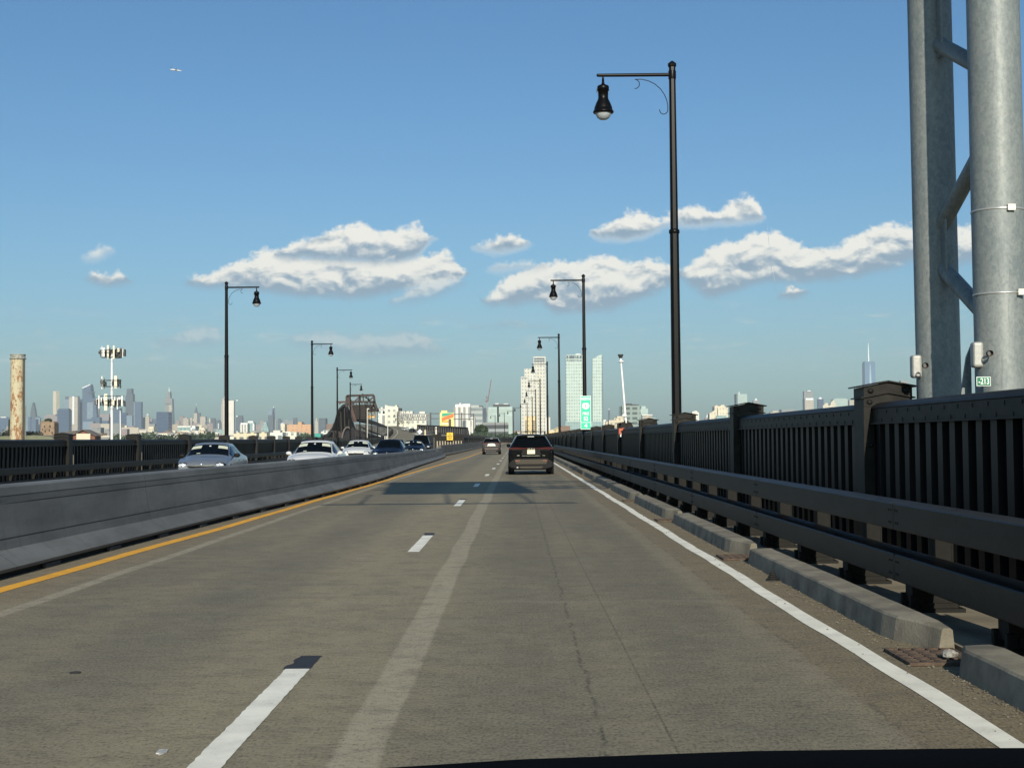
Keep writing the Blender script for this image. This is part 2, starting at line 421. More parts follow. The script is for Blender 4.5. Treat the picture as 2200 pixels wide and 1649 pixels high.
def paint(name, c, wear=.50):
    m = bpy.data.materials.new(name); m.use_nodes = True
    t = NT(m.node_tree); p = t.n['Principled BSDF']; g = t.node('ShaderNodeTexCoord')
    n = t.noise(g.outputs['Object'], 80, 4, .85); n2 = t.noise(g.outputs['Object'], 3, 4, .6)
    f = t.smooth(t.m('ADD', n, t.m('MULTIPLY', n2, .35)), wear-.04, wear+.10)
    t.l.new(t.mix(f, tuple(x*.42+.04 for x in c), t.mix(t.smooth(n2, .3, .7), tuple(x*.80 for x in c), c)), p.inputs['Base Color']); p.inputs['Roughness'].default_value = .7
    return m
M_WHITE = paint('road_white', (.93, .90, .76)); M_YEL = paint('road_yellow', (.90, .45, .035), .50); M_BLK = mat('road_black_tape', (.022, .024, .03), .8, var=.4, scale=14)
M_GREY_LINE = paint('worn_line', (.36, .34, .29), .62)
M_CONC = mat('kerb_concrete', (.225, .205, .155), .9, var=.45, scale=2.2, bump=.5, bscale=45)
M_BARR = mat('barrier_concrete', (.148, .155, .151), .75, var=.30, scale=1.6, bump=.2, bscale=50, stretch=(1, .3, 1.5))
def joints(m, pitch, amt):
    t = NT(m.node_tree); p = t.n['Principled BSDF']; l = p.inputs['Base Color'].links[0]; src = l.from_socket
    g = t.node('ShaderNodeTexCoord'); s = t.node('ShaderNodeSeparateXYZ'); t.l.new(g.outputs['Object'], s.inputs[0])
    f = t.m('ABSOLUTE', t.m('SUBTRACT', t.m('FRACT', t.m('DIVIDE', s.outputs[1], pitch)), .5))
    c = t.mix(t.smooth(f, .001, .0035, amt, 0), src, (.03, .03, .03))
    st = t.noise(t.scalev(g.outputs['Object'], 1, 2.2, .12), 1.5, 6, .75)
    c = t.mix(t.smooth(st, .52, .72, 0, .45), c, (.075, .08, .078))
    sc_ = t.noise(t.scalev(g.outputs['Object'], 1, .12, 3.0), 2.2, 7, .8)
    c = t.mix(t.smooth(sc_, .60, .70, 0, .5), c, (.19, .20, .195))
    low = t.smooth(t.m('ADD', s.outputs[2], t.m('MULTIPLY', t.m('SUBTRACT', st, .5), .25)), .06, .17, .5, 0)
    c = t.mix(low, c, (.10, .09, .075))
    t.l.new(c, p.inputs['Base Color'])
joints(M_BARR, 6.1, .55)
M_BARR2 = mat('barrier_old', (.12, .115, .10), .85, var=.35, scale=1.3, stretch=(1, .3, 1.5))
M_STEEL = mat('dark_bridge_paint', (.016, .015, .0125), .5, metal=0.0, var=.50, scale=4.0, bump=.12, bscale=30, spec=.15)
M_STEEL2 = mat('dark_panel_paint', (.0030, .0042, .0065), .42, metal=0.0, var=.35, scale=3.0, spec=.14)
M_RAIL = mat('guard_rail_paint', (.016, .0155, .0145), .5, spec=.2, var=.45, scale=5.0, bump=.15, bscale=30, stretch=(1, .4, 1))
M_RIVET = mat('rivet', (.006, .006, .006), .6)
M_STRIP = mat('pale_gap_strip', (.42, .36, .27), .7, var=.4, scale=12)
M_LAMP = mat('lamp_black_paint', (.004, .004, .004), .35, spec=.16, var=.3, scale=2)
M_GLOBE = bpy.data.materials.new('lamp_glass'); M_GLOBE.use_nodes = True
_p = M_GLOBE.node_tree.nodes['Principled BSDF']; _p.inputs['Base Color'].default_value = (.80, .86, .88, 1); _p.inputs['Roughness'].default_value = .12; _p.inputs['Transmission Weight'].default_value = .55; _p.inputs['IOR'].default_value = 1.25
def galv():
    m = bpy.data.materials.new('galvanised_steel'); m.use_nodes = True
    t = NT(m.node_tree); p = t.n['Principled BSDF']; g = t.node('ShaderNodeTexCoord'); P = g.outputs['Object']
    v = t.node('ShaderNodeTexVoronoi'); v.inputs['Scale'].default_value = 26; t.l.new(t.scalev(P, 1, 1, .6), v.inputs['Vector'])
    vs = t.node('ShaderNodeSeparateColor'); t.l.new(v.outputs['Color'], vs.inputs[0])
    n = t.noise(t.scalev(P, 1, 1, .35), 2.2, 7, .7); n2 = t.noise(t.scalev(P, 1.5, 1.5, .18), 9, 5, .7)
    c = t.mix(t.smooth(n, .35, .65), (.155, .188, .197), (.222, .247, .24))
    c = t.mix(t.m('MULTIPLY', vs.outputs[0], .45), c, (.30, .32, .30))
    n3 = t.noise(t.scalev(P, 1, 1, .8), 34, 6, .75)
    c = t.mix(t.smooth(n3, .52, .38, 0, .35), c, (.11, .125, .13))
    c = t.mix(t.smooth(n3, .54, .70, 0, .40), c, (.33, .35, .32))
    c = t.mix(t.smooth(n2, .60, .74, 0, .45), c, (.36, .38, .36))
    c = t.mix(t.smooth(n2, .42, .30, 0, .35), c, (.085, .095, .095))
    t.l.new(c, p.inputs['Base Color']); p.inputs['Metallic'].default_value = .15
    t.l.new(t.smooth(n, .3, .7, .62, .45), p.inputs['Roughness'])
    b = t.node('ShaderNodeBump'); b.inputs['Strength'].default_value = .25; b.inputs['Distance'].default_value = .004
    t.l.new(n2, b.inputs['Height']); t.l.new(b.outputs[0], p.inputs['Normal'])
    return m
M_GALV = galv()
M_RUST = mat('rust', (.10, .045, .025), .9, var=.5, scale=20)
M_GREEN = mat('sign_green', (.02, .58, .33), .4)
M_DGREEN = mat('plate_green', (.012, .17, .075), .4)
M_SIGNW = mat('sign_white', (.85, .90, .86), .4)
M_SIGNK = mat('sign_black', (.01, .01, .01), .5)
M_SIGNY = mat('sign_yellow', (.90, .55, .015), .45)
M_WHITEP = mat('white_paint', (.78, .79, .78), .4, var=.08, scale=5)

# ------------------------------------------------------------------ setting: ground, decks, lines
tag(MB().add([(-15000,-2000,-8),(15000,-2000,-8),(15000,14000,-8),(-15000,14000,-8)], [(0,1,2,3)]).build('ground', mat('ground_mix', (.10, .105, .06), .95, var=.55, scale=.01, c2=(.16, .14, .11))), kind='structure')
def ribbon(lf, rf, Ys, zf, name, m, thick=0.0, dz=0.0):
    mb = MB(); vs = []
    for Y in Ys: vs += [(lf(Y), Y, zf(Y)+dz), (rf(Y), Y, zf(Y)+dz)]
    mb.add(vs, [(2*i, 2*i+1, 2*i+3, 2*i+2) for i in range(len(Ys)-1)])
    if thick:
        vb = [(x, y, z-thick) for x, y, z in vs]
        mb.add(vb, [(2*i, 2*i+2, 2*i+3, 2*i+1) for i in range(len(Ys)-1)])
        mb.add(vs+vb, [(2*i, 2*i+2, 2*i+2+len(vs), 2*i+len(vs)) for i in range(len(Ys)-1)] + [(2*i+1, 2*i+1+len(vs), 2*i+3+len(vs), 2*i+3) for i in range(len(Ys)-1)])
    return mb.build(name, m)
main_Y = [-15, 0, 20, 60, 120, 170, 230, 300, 340] + list(range(360, 660, 15))
xfence = lambda Y: xr_main(Y)+1.88
def xl_main(Y): return -6.2 if Y <= 350 else xr_main(Y)-8.1
tag(ribbon(lambda Y: xl_main(Y), lambda Y: xfence(Y)+.55, main_Y, lambda Y: 0.0, 'road', M_ASPH, thick=1.2), kind='structure')
wy = [-15, 60, 119, 134, 168, 184, 200, 232, 250, 290, 300, 361, 380, 395, 410, 425, 440, 455, 470, 485, 500, 515, 530, 545, 560, 580, 600, 620, 640, 680]
zl2 = lambda Y: z_left(Y)-.02
tag(ribbon(lambda Y: lerp_tab(LE, Y), lambda Y: lerp_tab(RE, Y)+.02, wy, lambda Y: z_left(Y)-.03, 'road', M_ASPH, thick=1.2), kind='structure')
wy3 = [172, 200, 250, 300, 361, 380, 395, 410, 425, 440, 455, 470, 485, 500, 515, 530, 545, 560, 580, 600, 620]
RR = [(172,-6.25),(300,-6.6),(350,-7.0),(400,-11),(485,-19),(545,-29),(600,-37),(640,-42)]
tag(ribbon(lambda Y: lerp_tab(RE, Y)+.04, lambda Y: lerp_tab(RR, Y), wy3, lambda Y: z_left(Y)-.08, 'road', M_DUSTY, thick=1.0), kind='structure')

def line(lf, half, Ys, m, z=.004, name='road_line', zf=lambda Y: 0.0, jag=0.0):
    vs = []
    rnd = random.Random(3)
    for Y in Ys:
        j1, j2 = rnd.uniform(-jag, jag), rnd.uniform(-jag, jag)
        vs += [(lf(Y)-half+j1, Y, zf(Y)+z), (lf(Y)+half+j2, Y, zf(Y)+z)]
    return tag(MB().add(vs, [(2*i, 2*i+1, 2*i+3, 2*i+2) for i in range(len(Ys)-1)]).build(name, m), kind='structure')
fineY = [ -10+.45*i for i in range(150)] + list(range(58, 340, 8)) + list(range(340, 600, 20))
line(lambda Y: xr_main(Y)+.010*math.sin(Y*.9)+.005*math.sin(Y*2.7), .072, fineY, M_WHITE, jag=.004)
xyel = lambda Y: lerp_tab([(0,-5.1),(14,-5.1),(18,-5.04),(24,-4.92),(36,-4.82),(46,-4.68),(56,-4.62),(66,-4.5),(85,-4.25),(107,-3.92),(200,-3.75),(350,-4.1)], Y)
line(lambda Y: xyel(Y)+.010*math.sin(Y*.9), .092, fineY[:200], M_YEL, jag=.004)
line(lambda Y: xyel(Y)+.42-.001*Y, .05, [52+6*i for i in range(40)], M_GREY_LINE, z=.003)
k = 0; Y0 = 5.85-12.25
while Y0 < 330:
    xc = lerp_tab([(0,-1.40),(9,-1.40),(20,-1.34),(45,-1.25),(77,-1.06),(200,-.95),(350,-1.2)], Y0+1.5)
    def ragged(y0, y1, jl, jr, m_, z, seed):
        rr = random.Random(seed); n_ = max(2, int((y1-y0)/.06)); vs = []
        for i in range(n_+1):
            y = y0+(y1-y0)*i/n_
            vs += [(xc-.075+rr.uniform(-jl, jl*.4), y, z), (xc+.075+rr.uniform(-jr*.4, jr), y, z)]
        return tag(MB().add(vs, [(2*i, 2*i+1, 2*i+3, 2*i+2) for i in range(n_)]).build('lane_dash', m_), kind='structure')
    ragged(Y0, Y0+3.08, .006, .005, M_WHITE, .004, k)
    ragged(Y0+3.085, Y0+3.62, .030 if k < 3 else .01, .008, M_BLK, .003, k+50)
    Y0 += 12.25; k += 1
# thin shoulder line on the far carriageway
line(lambda Y: lerp_tab(LE, Y)+1.6, .08, wy[3:], M_WHITE, zf=lambda Y: z_left(Y)-.03)
line(lambda Y: lerp_tab(RE, Y)-.8, .08, wy[3:], M_WHITE, zf=lambda Y: z_left(Y)-.03)

# ------------------------------------------------------------------ kerb blocks
KP = 7.62
def kerb_mesh(L):
    mb = MB(); w0, w1, h = .0, .27, .17
    e = .35
    sec = [(-.02, 0), (.005, .155), (.018, h), (.25, h+.004), (.268, .155), (.28, 0)]
    st = []
    def s_(y, zs, xo): return [(x+xo*(1 if x < .15 else 0), y, z*zs) for x, z in sec]
    n = 26; rnd = random.Random(5)
    rows = []
    for i in range(n+1):
        y = L*i/n
        e0 = max(0, 1-y/.12); e1 = max(0, 1-(L-y)/.12)
        xo = .0
        if y < .62: xo = .19*(1-y/.62)
        if L-y < .18: xo = .08*(1-(L-y)/.18)
        q = 1-.10*e0-.1*e1
        rows.append([(x+(xo if x < .2 else 0)+rnd.uniform(-.0012, .0012), y, z*q+(rnd.uniform(-.0018, .0018) if z > .1 else 0)) for x, z in sec])
    vs = [p for r_ in rows for p in r_]; m_ = len(sec)
    mb.add(vs, [(i*m_+j, (i+1)*m_+j, (i+1)*m_+j+1, i*m_+j+1) for i in range(n) for j in range(m_-1)])
    mb.add(rows[0], [tuple(range(m_))]); mb.add(rows[-1], [tuple(range(m_-1, -1, -1))])
    return mb
kb = kerb_mesh(6.85).build('kerb_block', M_CONC)
first = True; n = 0
for i in range(-1, 27):
    Y = 9.45 + KP*(i-1)+ (0 if i else 0)
    o = kb if first else kb.copy()
    if not first: col.objects.link(o)
    first = False
    o.location = (2.66 + (xr_main(Y)-2.31)*.6, Y, 0)
    tag(o, None, 'kerb', 'concrete kerb blocks along the right white line')
    if Y < 1.5: o['label'] = 'nearest concrete kerb block, low at the right edge of the picture before the rusty grate' if Y > 1 else 'concrete kerb block nearest the camera car'
    else:
        o['label'] = '%s concrete kerb block beyond the near rusty grate, along the white line' % ORD[n] if Y > 8 else 'concrete kerb block at the near end, cut by the right edge'
        if Y > 8: n += 1
# walkway strip under the guard rail
tag(MB().box(2.97, 4.2, -15, 330, -.02, .03).build('pavement', M_DUSTY), kind='structure')

# ------------------------------------------------------------------ drain grates, rubble, rubber stack
def grate():
    mb = MB(); W, L = .46, .62
    mb.box(0, W, 0, L, .0, .008)
    for y in (0, .10, .23, .36, .49, .60): mb.box(0, W, y, y+.022, .008, .020)
    for i, x in enumerate((0, .09, .18, .27, .36, .438)):
        mb.box(x, x+.022, .022, L, .0085, .0195)
    for j in range(4):
        for i in range(5):
            x = .025+.09*i; y = .03+.13*j+(.02 if i % 2 else 0)
            mb.add([(x, y, .019), (x+.065, y, .019), (x, y+.08, .019), (x, y, .009), (x+.065, y, .009), (x, y+.08, .009)], [(0,1,2), (3,4,1,0), (4,5,2,1)])
    return mb
g0 = grate().build('drain_grate', mat('grate_iron', (.095, .066, .046), .9, var=.4, scale=14)); g0.location = (2.46, 8.84, .004)
tag(g0, 'rusty iron drain grate with grey stones on it, between two kerb blocks', 'drain grate', 'rusty drain grates in the kerb gaps')
for i, lb in ((1, 'rusty drain grate in the second kerb gap, just before the rubber stack\'s block ends'), (2, 'rusty drain grate in the third kerb gap from the camera'), (3, 'small far rusty drain grate in the fourth kerb gap')):
    g = g0.copy(); col.objects.link(g); g.location = (2.42, 8.84+KP*i, .004); g['label'] = lb
def rock(loc, r, m, label, seed):
    rnd = random.Random(seed); mb = MB(); mb.sphere((0,0,0), r, 10, 1.5, 1.0, .62)
    mb.v = [(x*(1+rnd.uniform(-.16,.16)), y*(1+rnd.uniform(-.16,.16)), z*(1+rnd.uniform(-.16,.16))) for x, y, z in mb.v]; mb.sm = [False]*len(mb.sm)
    o = mb.build('stone', m); o.location = loc; o.rotation_euler = (0, 0, seed); tag(o, label, 'stone'); return o
M_STONE = mat('pale_stone', (.33, .32, .29), .95, var=.3, scale=30)
rock((2.76, 9.0, .05), .05, M_STONE, 'flat pale grey stone lying on the rusty drain grate', 1)
rock((2.98, 9.05, .06), .05, mat('grey_stone', (.16, .17, .18), .95, var=.3, scale=30), 'dark grey stone beside the grate, in the kerb gap shadow', 2)
mb = MB()
for i in range(5):
    r = .068-.011*i; mb.lathe([(r*.78, i*.018), (r, i*.018+.004), (r, i*.018+.010), (r*.7, i*.018+.018)], 12, (0.004*(i % 2), 0, 0), smooth=False)
o = mb.build('rubber_stack', mat('black_rubber', (.012, .012, .011), .8)); o.location = (2.57, 14.15, .0)
tag(o, 'small black stepped rubber stump on the shoulder against the kerb', 'stump')
# leaf-like scrap of white paint and a dark patch plate on the left lane
for nm, X, Y, sx, sy, m_, lb, ct in (('scrap', -1.66, 6.58, .035, .10, mat('scrap_grey', (.5, .5, .47), .8, var=.4, scale=40), 'crumpled white scrap on the asphalt left of the nearest dash', 'litter'),
                              ('dark_patch', -2.79, 8.85, .035, .035, mat('patch_dark', (.03, .028, .025), .9), 'small dark oval patch plate in the left lane', 'patch')):
    rnd = random.Random(4); pts = []
    for i in range(14):
        a = 2*math.pi*i/14; rr = rnd.uniform(.35, 1.0) if nm == 'scrap' else 1.0
        pts.append((X+sx*rr*math.cos(a), Y+sy*rr*math.sin(a)))
    tag(MB().prism(pts, .002, .008, 'z').build(nm, m_), lb, ct)

# grit and small litter gathered along the foot of the kerb and under the left barrier
mb = MB(); rnd = random.Random(77)
for i in range(1500):
    Y = 5.5+40*rnd.random()**1.7; s_ = rnd.uniform(.003, .011)*(1+.02*Y)
    X = 2.64-abs(rnd.gauss(0, .09)) if rnd.random() < .75 else (3.0+rnd.random()*.25 if rnd.random() < .5 else 2.64-abs(rnd.gauss(0, .35)))
    z = .036 if X > 2.96 else .004
    a = rnd.uniform(0, 6.3); h = s_*.7
    p = [(X+s_*math.cos(a+q)*rnd.uniform(.6, 1.3), Y+s_*math.sin(a+q)*rnd.uniform(.6, 1.3), z) for q in (0, 1.6, 3.1, 4.7)]
    mb.add(p+[(X, Y, z+h)], [(0,1,4), (1,2,4), (2,3,4), (3,0,4)])
tag(mb.build('grit', mat('grit', (.17, .15, .115), .95, var=.6, scale=6)), 'scattered grit and crumbs along the foot of the kerb', 'grit', kind='stuff')
# ------------------------------------------------------------------ median barrier
def barrier_obj(prof, pts, name, m, label):
    pts = [p if len(p) == 4 else (*p, 1.0) for p in pts]
    n_ = len(prof); mb = MB(); vs = [(x+u, y, z+q*h) for x, y, z, h in pts for u, q in prof]
    mb.add(vs, [(k*n_+i, (k+1)*n_+i, (k+1)*n_+i+1, k*n_+i+1) for k in range(len(pts)-1) for i in range(n_-1)])
    fr = [((p[0], p[1], p[2]), p[3]) for p in (pts[0], pts[-1])]
    n_ = len(prof)
    for (a, h), od in ((fr[0], 1), (fr[1], -1)): mb.add([(a[0]+u, a[1], a[2]+z*h) for u, z in prof], [tuple(range(n_))[::od]])
    return tag(mb.build(name, m), label, 'barrier')
prof = [(.26,.06),(.30,.075),(.31,.11),(.07,.27),(.055,.375),(.040,.378),(.040,.392),(.053,.395),(.0,.765),(-.012,.767),(-.012,.779),(-.0,.781),(-.004,.85),(-.014,.852),(-.014,.862),(-.005,.865),(-.03,.955),(-.07,.975),(-.30,.975),(-.34,.955),(-.36,.865),(-.36,.765),(-.42,.375),(-.44,.27),(-.66,.11),(-.66,.06)]
bY = [-12, 0, 10, 14, 18, 22, 26, 30, 34, 38, 42, 46, 50, 54, 58, 62, 68, 76, 84, 92, 100, 106, 111, 115, 118.5]
BXT = [(-12,-5.45),(14.7,-5.45),(20,-5.39),(26,-5.25),(32,-5.05),(38,-4.90),(44,-4.80),(49,-4.77),(54,-4.82),(60,-4.93),(68,-5.07),(86,-5.27),(102,-5.42),(109,-5.58),(115,-5.78),(118.5,-5.98)]
def bx(Y): return lerp_tab(BXT, Y)-.31
BHT = [(0,1.0),(46,.985),(65,.88),(90,.82),(119,.76)]
b1 = barrier_obj(prof, [(bx(Y), Y, 0, lerp_tab(BHT, Y)) for Y in bY], 'median_barrier', M_BARR, 'long smooth grey concrete median barrier beside the yellow line')
M_DK = mat('recess_shade', (.012, .012, .012), .9)  # near-black colour paints the shade in the gap under the barrier
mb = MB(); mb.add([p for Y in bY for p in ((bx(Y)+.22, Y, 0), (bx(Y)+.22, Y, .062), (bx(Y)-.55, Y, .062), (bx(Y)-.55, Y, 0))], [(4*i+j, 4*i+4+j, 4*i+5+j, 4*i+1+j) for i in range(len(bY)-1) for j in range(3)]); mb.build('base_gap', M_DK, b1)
rnd = random.Random(9)
M_FOOT = mat('foot_dark', (.05, .05, .048), .9)
for i in range(4, 46):
    Y = 1.5+2.45*i; x = bx(Y)+.31
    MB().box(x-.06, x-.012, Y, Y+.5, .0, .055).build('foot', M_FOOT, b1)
mb = MB(); 
for a in (0, .045): mb.box(-5.77, -5.745, 13.2, 16.6, .70-a+.105, .72-a+.105)
mb.box(-5.77, -5.745, 16.57, 16.62, .745, .83)
mb.build('slot_plate', mat('plate_grey', (.13, .135, .13), .6), b1)
MB().box(-5.80, -5.70, 100.2, 102.6, .52, .68).build('stencil_plate', mat('old_cream', (.38, .32, .24), .8, var=.4, scale=6), b1)
prof2 = [(.22,.05),(.24,.09),(.07,.24),(.0,.93),(-.04,.95),(-.24,.95),(-.28,.93),(-.34,.24),(-.5,.09),(-.5,.05)]
b2 = barrier_obj(prof2, [(-6.42, 119, 0), (-6.2, 135, 0), (-6.1, 168, 0), (-6.0, 230, 0), (-6.1, 345, 0)], 'median_barrier', M_BARR2, 'lower weathered concrete barrier continuing beyond the flared end')
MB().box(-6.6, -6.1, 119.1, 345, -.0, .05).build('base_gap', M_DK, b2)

# ------------------------------------------------------------------ bridge fence
BAY = 10.0
def post_mesh():
    mb = MB()
    mb.box(0, .16, -.23, .23, 0, 1.80); mb.box(.34, .5, -.23, .23, 0, 1.80); mb.box(.16, .34, -.06, .06, 0, 1.80)
    mb.box(-.004, .14, -.236, -.2301, .05, 1.42)
    mb.prism([(.0, 1.8005), (.5, 1.8005), (.5, 1.90), (.25, 1.955), (0, 1.90)], -.24, .24)
    for z, a in ((1.855, .025), ): pass
    return mb
def cap_mesh():
    mb = MB()
    mb.prism([(-.03, 1.895), (-.03, 1.91), (.25, 1.972), (.53, 1.91), (.53, 1.895), (.25, 1.957)], -.27, .27)
    mb.prism([(-.0, 1.9105), (.25, 1.9725), (.5, 1.9105), (.5, 2.03), (.25, 2.085), (0, 2.03)], -.25, .25)
    mb.prism([(-.05, 2.028), (-.05, 2.045), (.25, 2.110), (.55, 2.045), (.55, 2.028), (.25, 2.093)], -.29, .29)
    return mb
def bolts_mesh():
    mb = MB()
    for x, z in ((.07, 1.985), (.43, 1.985), (.06, 1.85), (.07, 1.34)):
        mb.lathe([(.032, .003), (.032, -.004), (.022, -.018), (0, -.022)], 10, (0, 0, 0))
        # turn the last lathe towards -y
        n_ = 40
        for i in range(len(mb.v)-n_, len(mb.v)):
            a, b, c = mb.v[i]; mb.v[i] = (x+a, -.252+(0 if z > 1.9 else .012)+c, z+b)
    return mb
def rail_mesh(L):
    mb = MB(); y0, y1 = .22, L-.22
    sec = [(.06,1.585),(.06,1.60),(.095,1.603),(.095,1.765),(.085,1.775),(.10,1.80),(.15,1.835),(.23,1.85),(.31,1.835),(.37,1.80),(.38,1.77),(.37,1.59)]
    mb.sweep([(a, b) for a, b in sec], [((0, y0, 0), (1, 0)), ((0, y1, 0), (1, 0))])
    mb.add([(a, y0, b) for a, b in sec], [tuple(range(len(sec)))]); mb.add([(a, y1, b) for a, b in sec], [tuple(range(len(sec)))])
    mb.box(.0951, .36, y0+.01, y1-.01, 1.586, 1.5985)
    return mb
def rivets_mesh(L):
    mb = MB(); y = .5; k_ = 0
    while y < L-.3:
        z = 1.735 if k_ % 2 == 0 else 1.635
        mb.box(.088, .0949, y-.012, y+.012, z-.026, z+.014)
        y += .215; k_ += 1
    return mb
def panel_mesh(L):
    mb = MB(); P = .40; y = .30; pts = []
    while y < L-.40:
        pts += [(.12, y), (.12, y+.17), (.28, y+.19), (.28, y+.38)]; y += P
    pts.append((.12, L-.25))
    vs = []; 
    for x, y in pts: vs += [(x, y, .12), (x, y, 1.59)]
    mb.add(vs, [(2*i, 2*i+2, 2*i+3, 2*i+1) for i in range(len(pts)-1)])
    mb.box(.285, .30, .25, L-.25, .10, 1.59)
    mb.box(.08, .28, .23, L-.23, .10, .16); mb.box(.07, .10, .23, L-.23, .40, .43)
    return mb
fence_proto = {}
pm = post_mesh().build('post', M_STEEL); cm = cap_mesh().build('cap', M_STEEL)
_c = cap_mesh(); _c.cur = 1; _b = bolts_mesh(); _c.add(_b.v, _b.f, True); bm_ = _c.build('cap', [M_STEEL, M_RAIL])
rm = rail_mesh(BAY).build('top_rail', M_STEEL)
_c = rail_mesh(BAY); _c.cur = 1; _b = rivets_mesh(BAY); _c.add(_b.v, _b.f); vm = _c.build('top_rail', [M_STEEL, M_RIVET]); nm_ = panel_mesh(BAY).build('panel', M_STEEL2)
for o in (pm, cm, bm_):
    for v in o.data.vertices: v.co.x *= 1.16
pml = pm.copy(); pml.data = pm.data.copy(); cml = cm.copy(); cml.data = cm.data.copy()
for o in (pml, cml): o.data.materials[0] = mat('dark_post_paint', (.0065, .006, .0055), .5, spec=.25, var=.3, scale=4)
protos = [pm, cm, bm_, rm, vm, nm_, pml, cml]
def fence(path, name, label, outward=1, near_detail=120.0, strips=False, lens=None):
    """path: list of post positions (x,y,z)"""
    root = empty(name, path[0], 0, label, 'fence')
    def put(src, parent, M):
        o = src.copy(); col.objects.link(o); o.parent = parent; o.matrix_local = M; return o
    I = Matrix.Identity(4); rl = Matrix.Translation(-Vector(path[0]))
    for i, p in enumerate(path):
        q = path[i+1] if i+1 < len(path) else None; pr = path[i-1] if q is None else p
        d = (Vector(q)-Vector(p)) if q else (Vector(p)-Vector(pr))
        a = math.atan2(-d.x, d.y)
        if outward == 1:
            M = rl @ Matrix.Translation(Vector(p)) @ Matrix.Rotation(a, 4, 'Z')
            Mp = M
        else:
            # panels run from q back to p, rotated by 180 degrees
            Mp = rl @ Matrix.Translation(Vector(q) if q else Vector(p)) @ Matrix.Rotation(a+math.pi, 4, 'Z')
            M = rl @ Matrix.Translation(Vector(p)) @ Matrix.Rotation(a+math.pi, 4, 'Z') 
        po = put(pm if outward == 1 else pml, root, M); put((bm_ if p[1] < near_detail else cm) if outward == 1 else cml, po, I)
        if q:
            dl = Vector(q)-Vector(p); sl = math.atan2(dl.z if outward == 1 else -dl.z, math.hypot(dl.x, dl.y))
            S = Matrix.Rotation(sl, 4, 'X') @ Matrix.Diagonal((1, dl.length/BAY, 1, 1))
            put(nm_, root, Mp @ S); put(vm if p[1] < near_detail else rm, root, Mp @ S)
        if strips and p[1] < strips:
            s_ = put(STRIP, po, I)
    return root
STRIP = MB().box(.03, .05, .275, .288, .35, 1.28).build('lit_gap_bar', M_STRIP)  # pale bar standing in for the sunlit gap beside the post
STRIPL = MB().box(-.012, -.002, -.33, -.27, .1, 1.25).build('lit_gap_bar', M_STRIP)
ry = [7.0-20+BAY*i for i in range(64)]
rpath = [(xfence(y), y, 0) for y in ry]
fence(rpath, 'bridge_fence', 'tall dark riveted steel fence with gabled post caps along the right side of the road', 1, strips=40)
ly = []; Y = 4.4
lpath = []
while Y < 545:
    lpath.append((lerp_tab(LE, Y)+.0, Y, z_left(Y)-.28)); 
    dx = lerp_tab(LE, Y+10)-lerp_tab(LE, Y); Y += 10.0*10/math.hypot(10, dx)
STRIP_, STRIP = STRIP, STRIPL
fence(lpath, 'bridge_fence', 'tall dark steel fence along the far left side, behind the oncoming cars', -1, near_detail=20, strips=80)
STRIP = STRIP_
# gore fence and the fence along the left of the main road
gp = [(-6.9, 172, 0), (-6.8, 182, 0)] + [(xl_main(y)-.3, y, 0) for y in range(192, 560, 10)]
fence(gp, 'bridge_fence', 'dark fence running away from the yellow sign along the left of the main road', -1, near_detail=0)
gp2 = []
Y = 170
while Y < 300: gp2.append((lerp_tab(RE, Y)+.3, Y, z_left(Y))); Y += 9.4
fence(gp2, 'bridge_fence', 'short dark fence bending away left behind the striped end wall', 1, near_detail=0)
for o in protos + [STRIP, STRIPL]: bpy.data.objects.remove(o)
# striped end wall of the gore
gw = empty('end_wall', (-8.2, 168, 0), 0, 'brown parapet end wall with sunlit gaps painted as pale bars under the yellow sign', 'wall')
mb = MB(); mb.box(-1.6, 1.9, 0, .25, 0, 1.75)
mb.build('wall_panel', M_STEEL, gw)
mb = MB()
for i in range(10): mb.box(-1.35+.32*i, -1.22+.32*i, -.06, -.005, .15, 1.25)
mb.build('bars', M_STRIP, gw)  # pale bars stand in for the sunlit spaces in the parapet
MB().prism([(-1.7, 1.70), (2.0, 1.70), (2.0, 1.84), (-1.7, 1.84)], -.05, .3).build('coping', M_STEEL, gw)
mb = MB(); mb.add([(-1.6,0,0),(-4.8,26,0),(-4.8,26,1.6),(-1.6,0,1.75),(-1.75,0,0),(-4.95,26,0),(-4.95,26,1.6),(-1.75,0,1.75)], [(0,1,2,3),(7,6,5,4),(3,2,6,7),(0,3,7,4)])
mb.build('side_wing', mat('brown_plate', (.055, .047, .038), .6, var=.3, scale=1), gw)

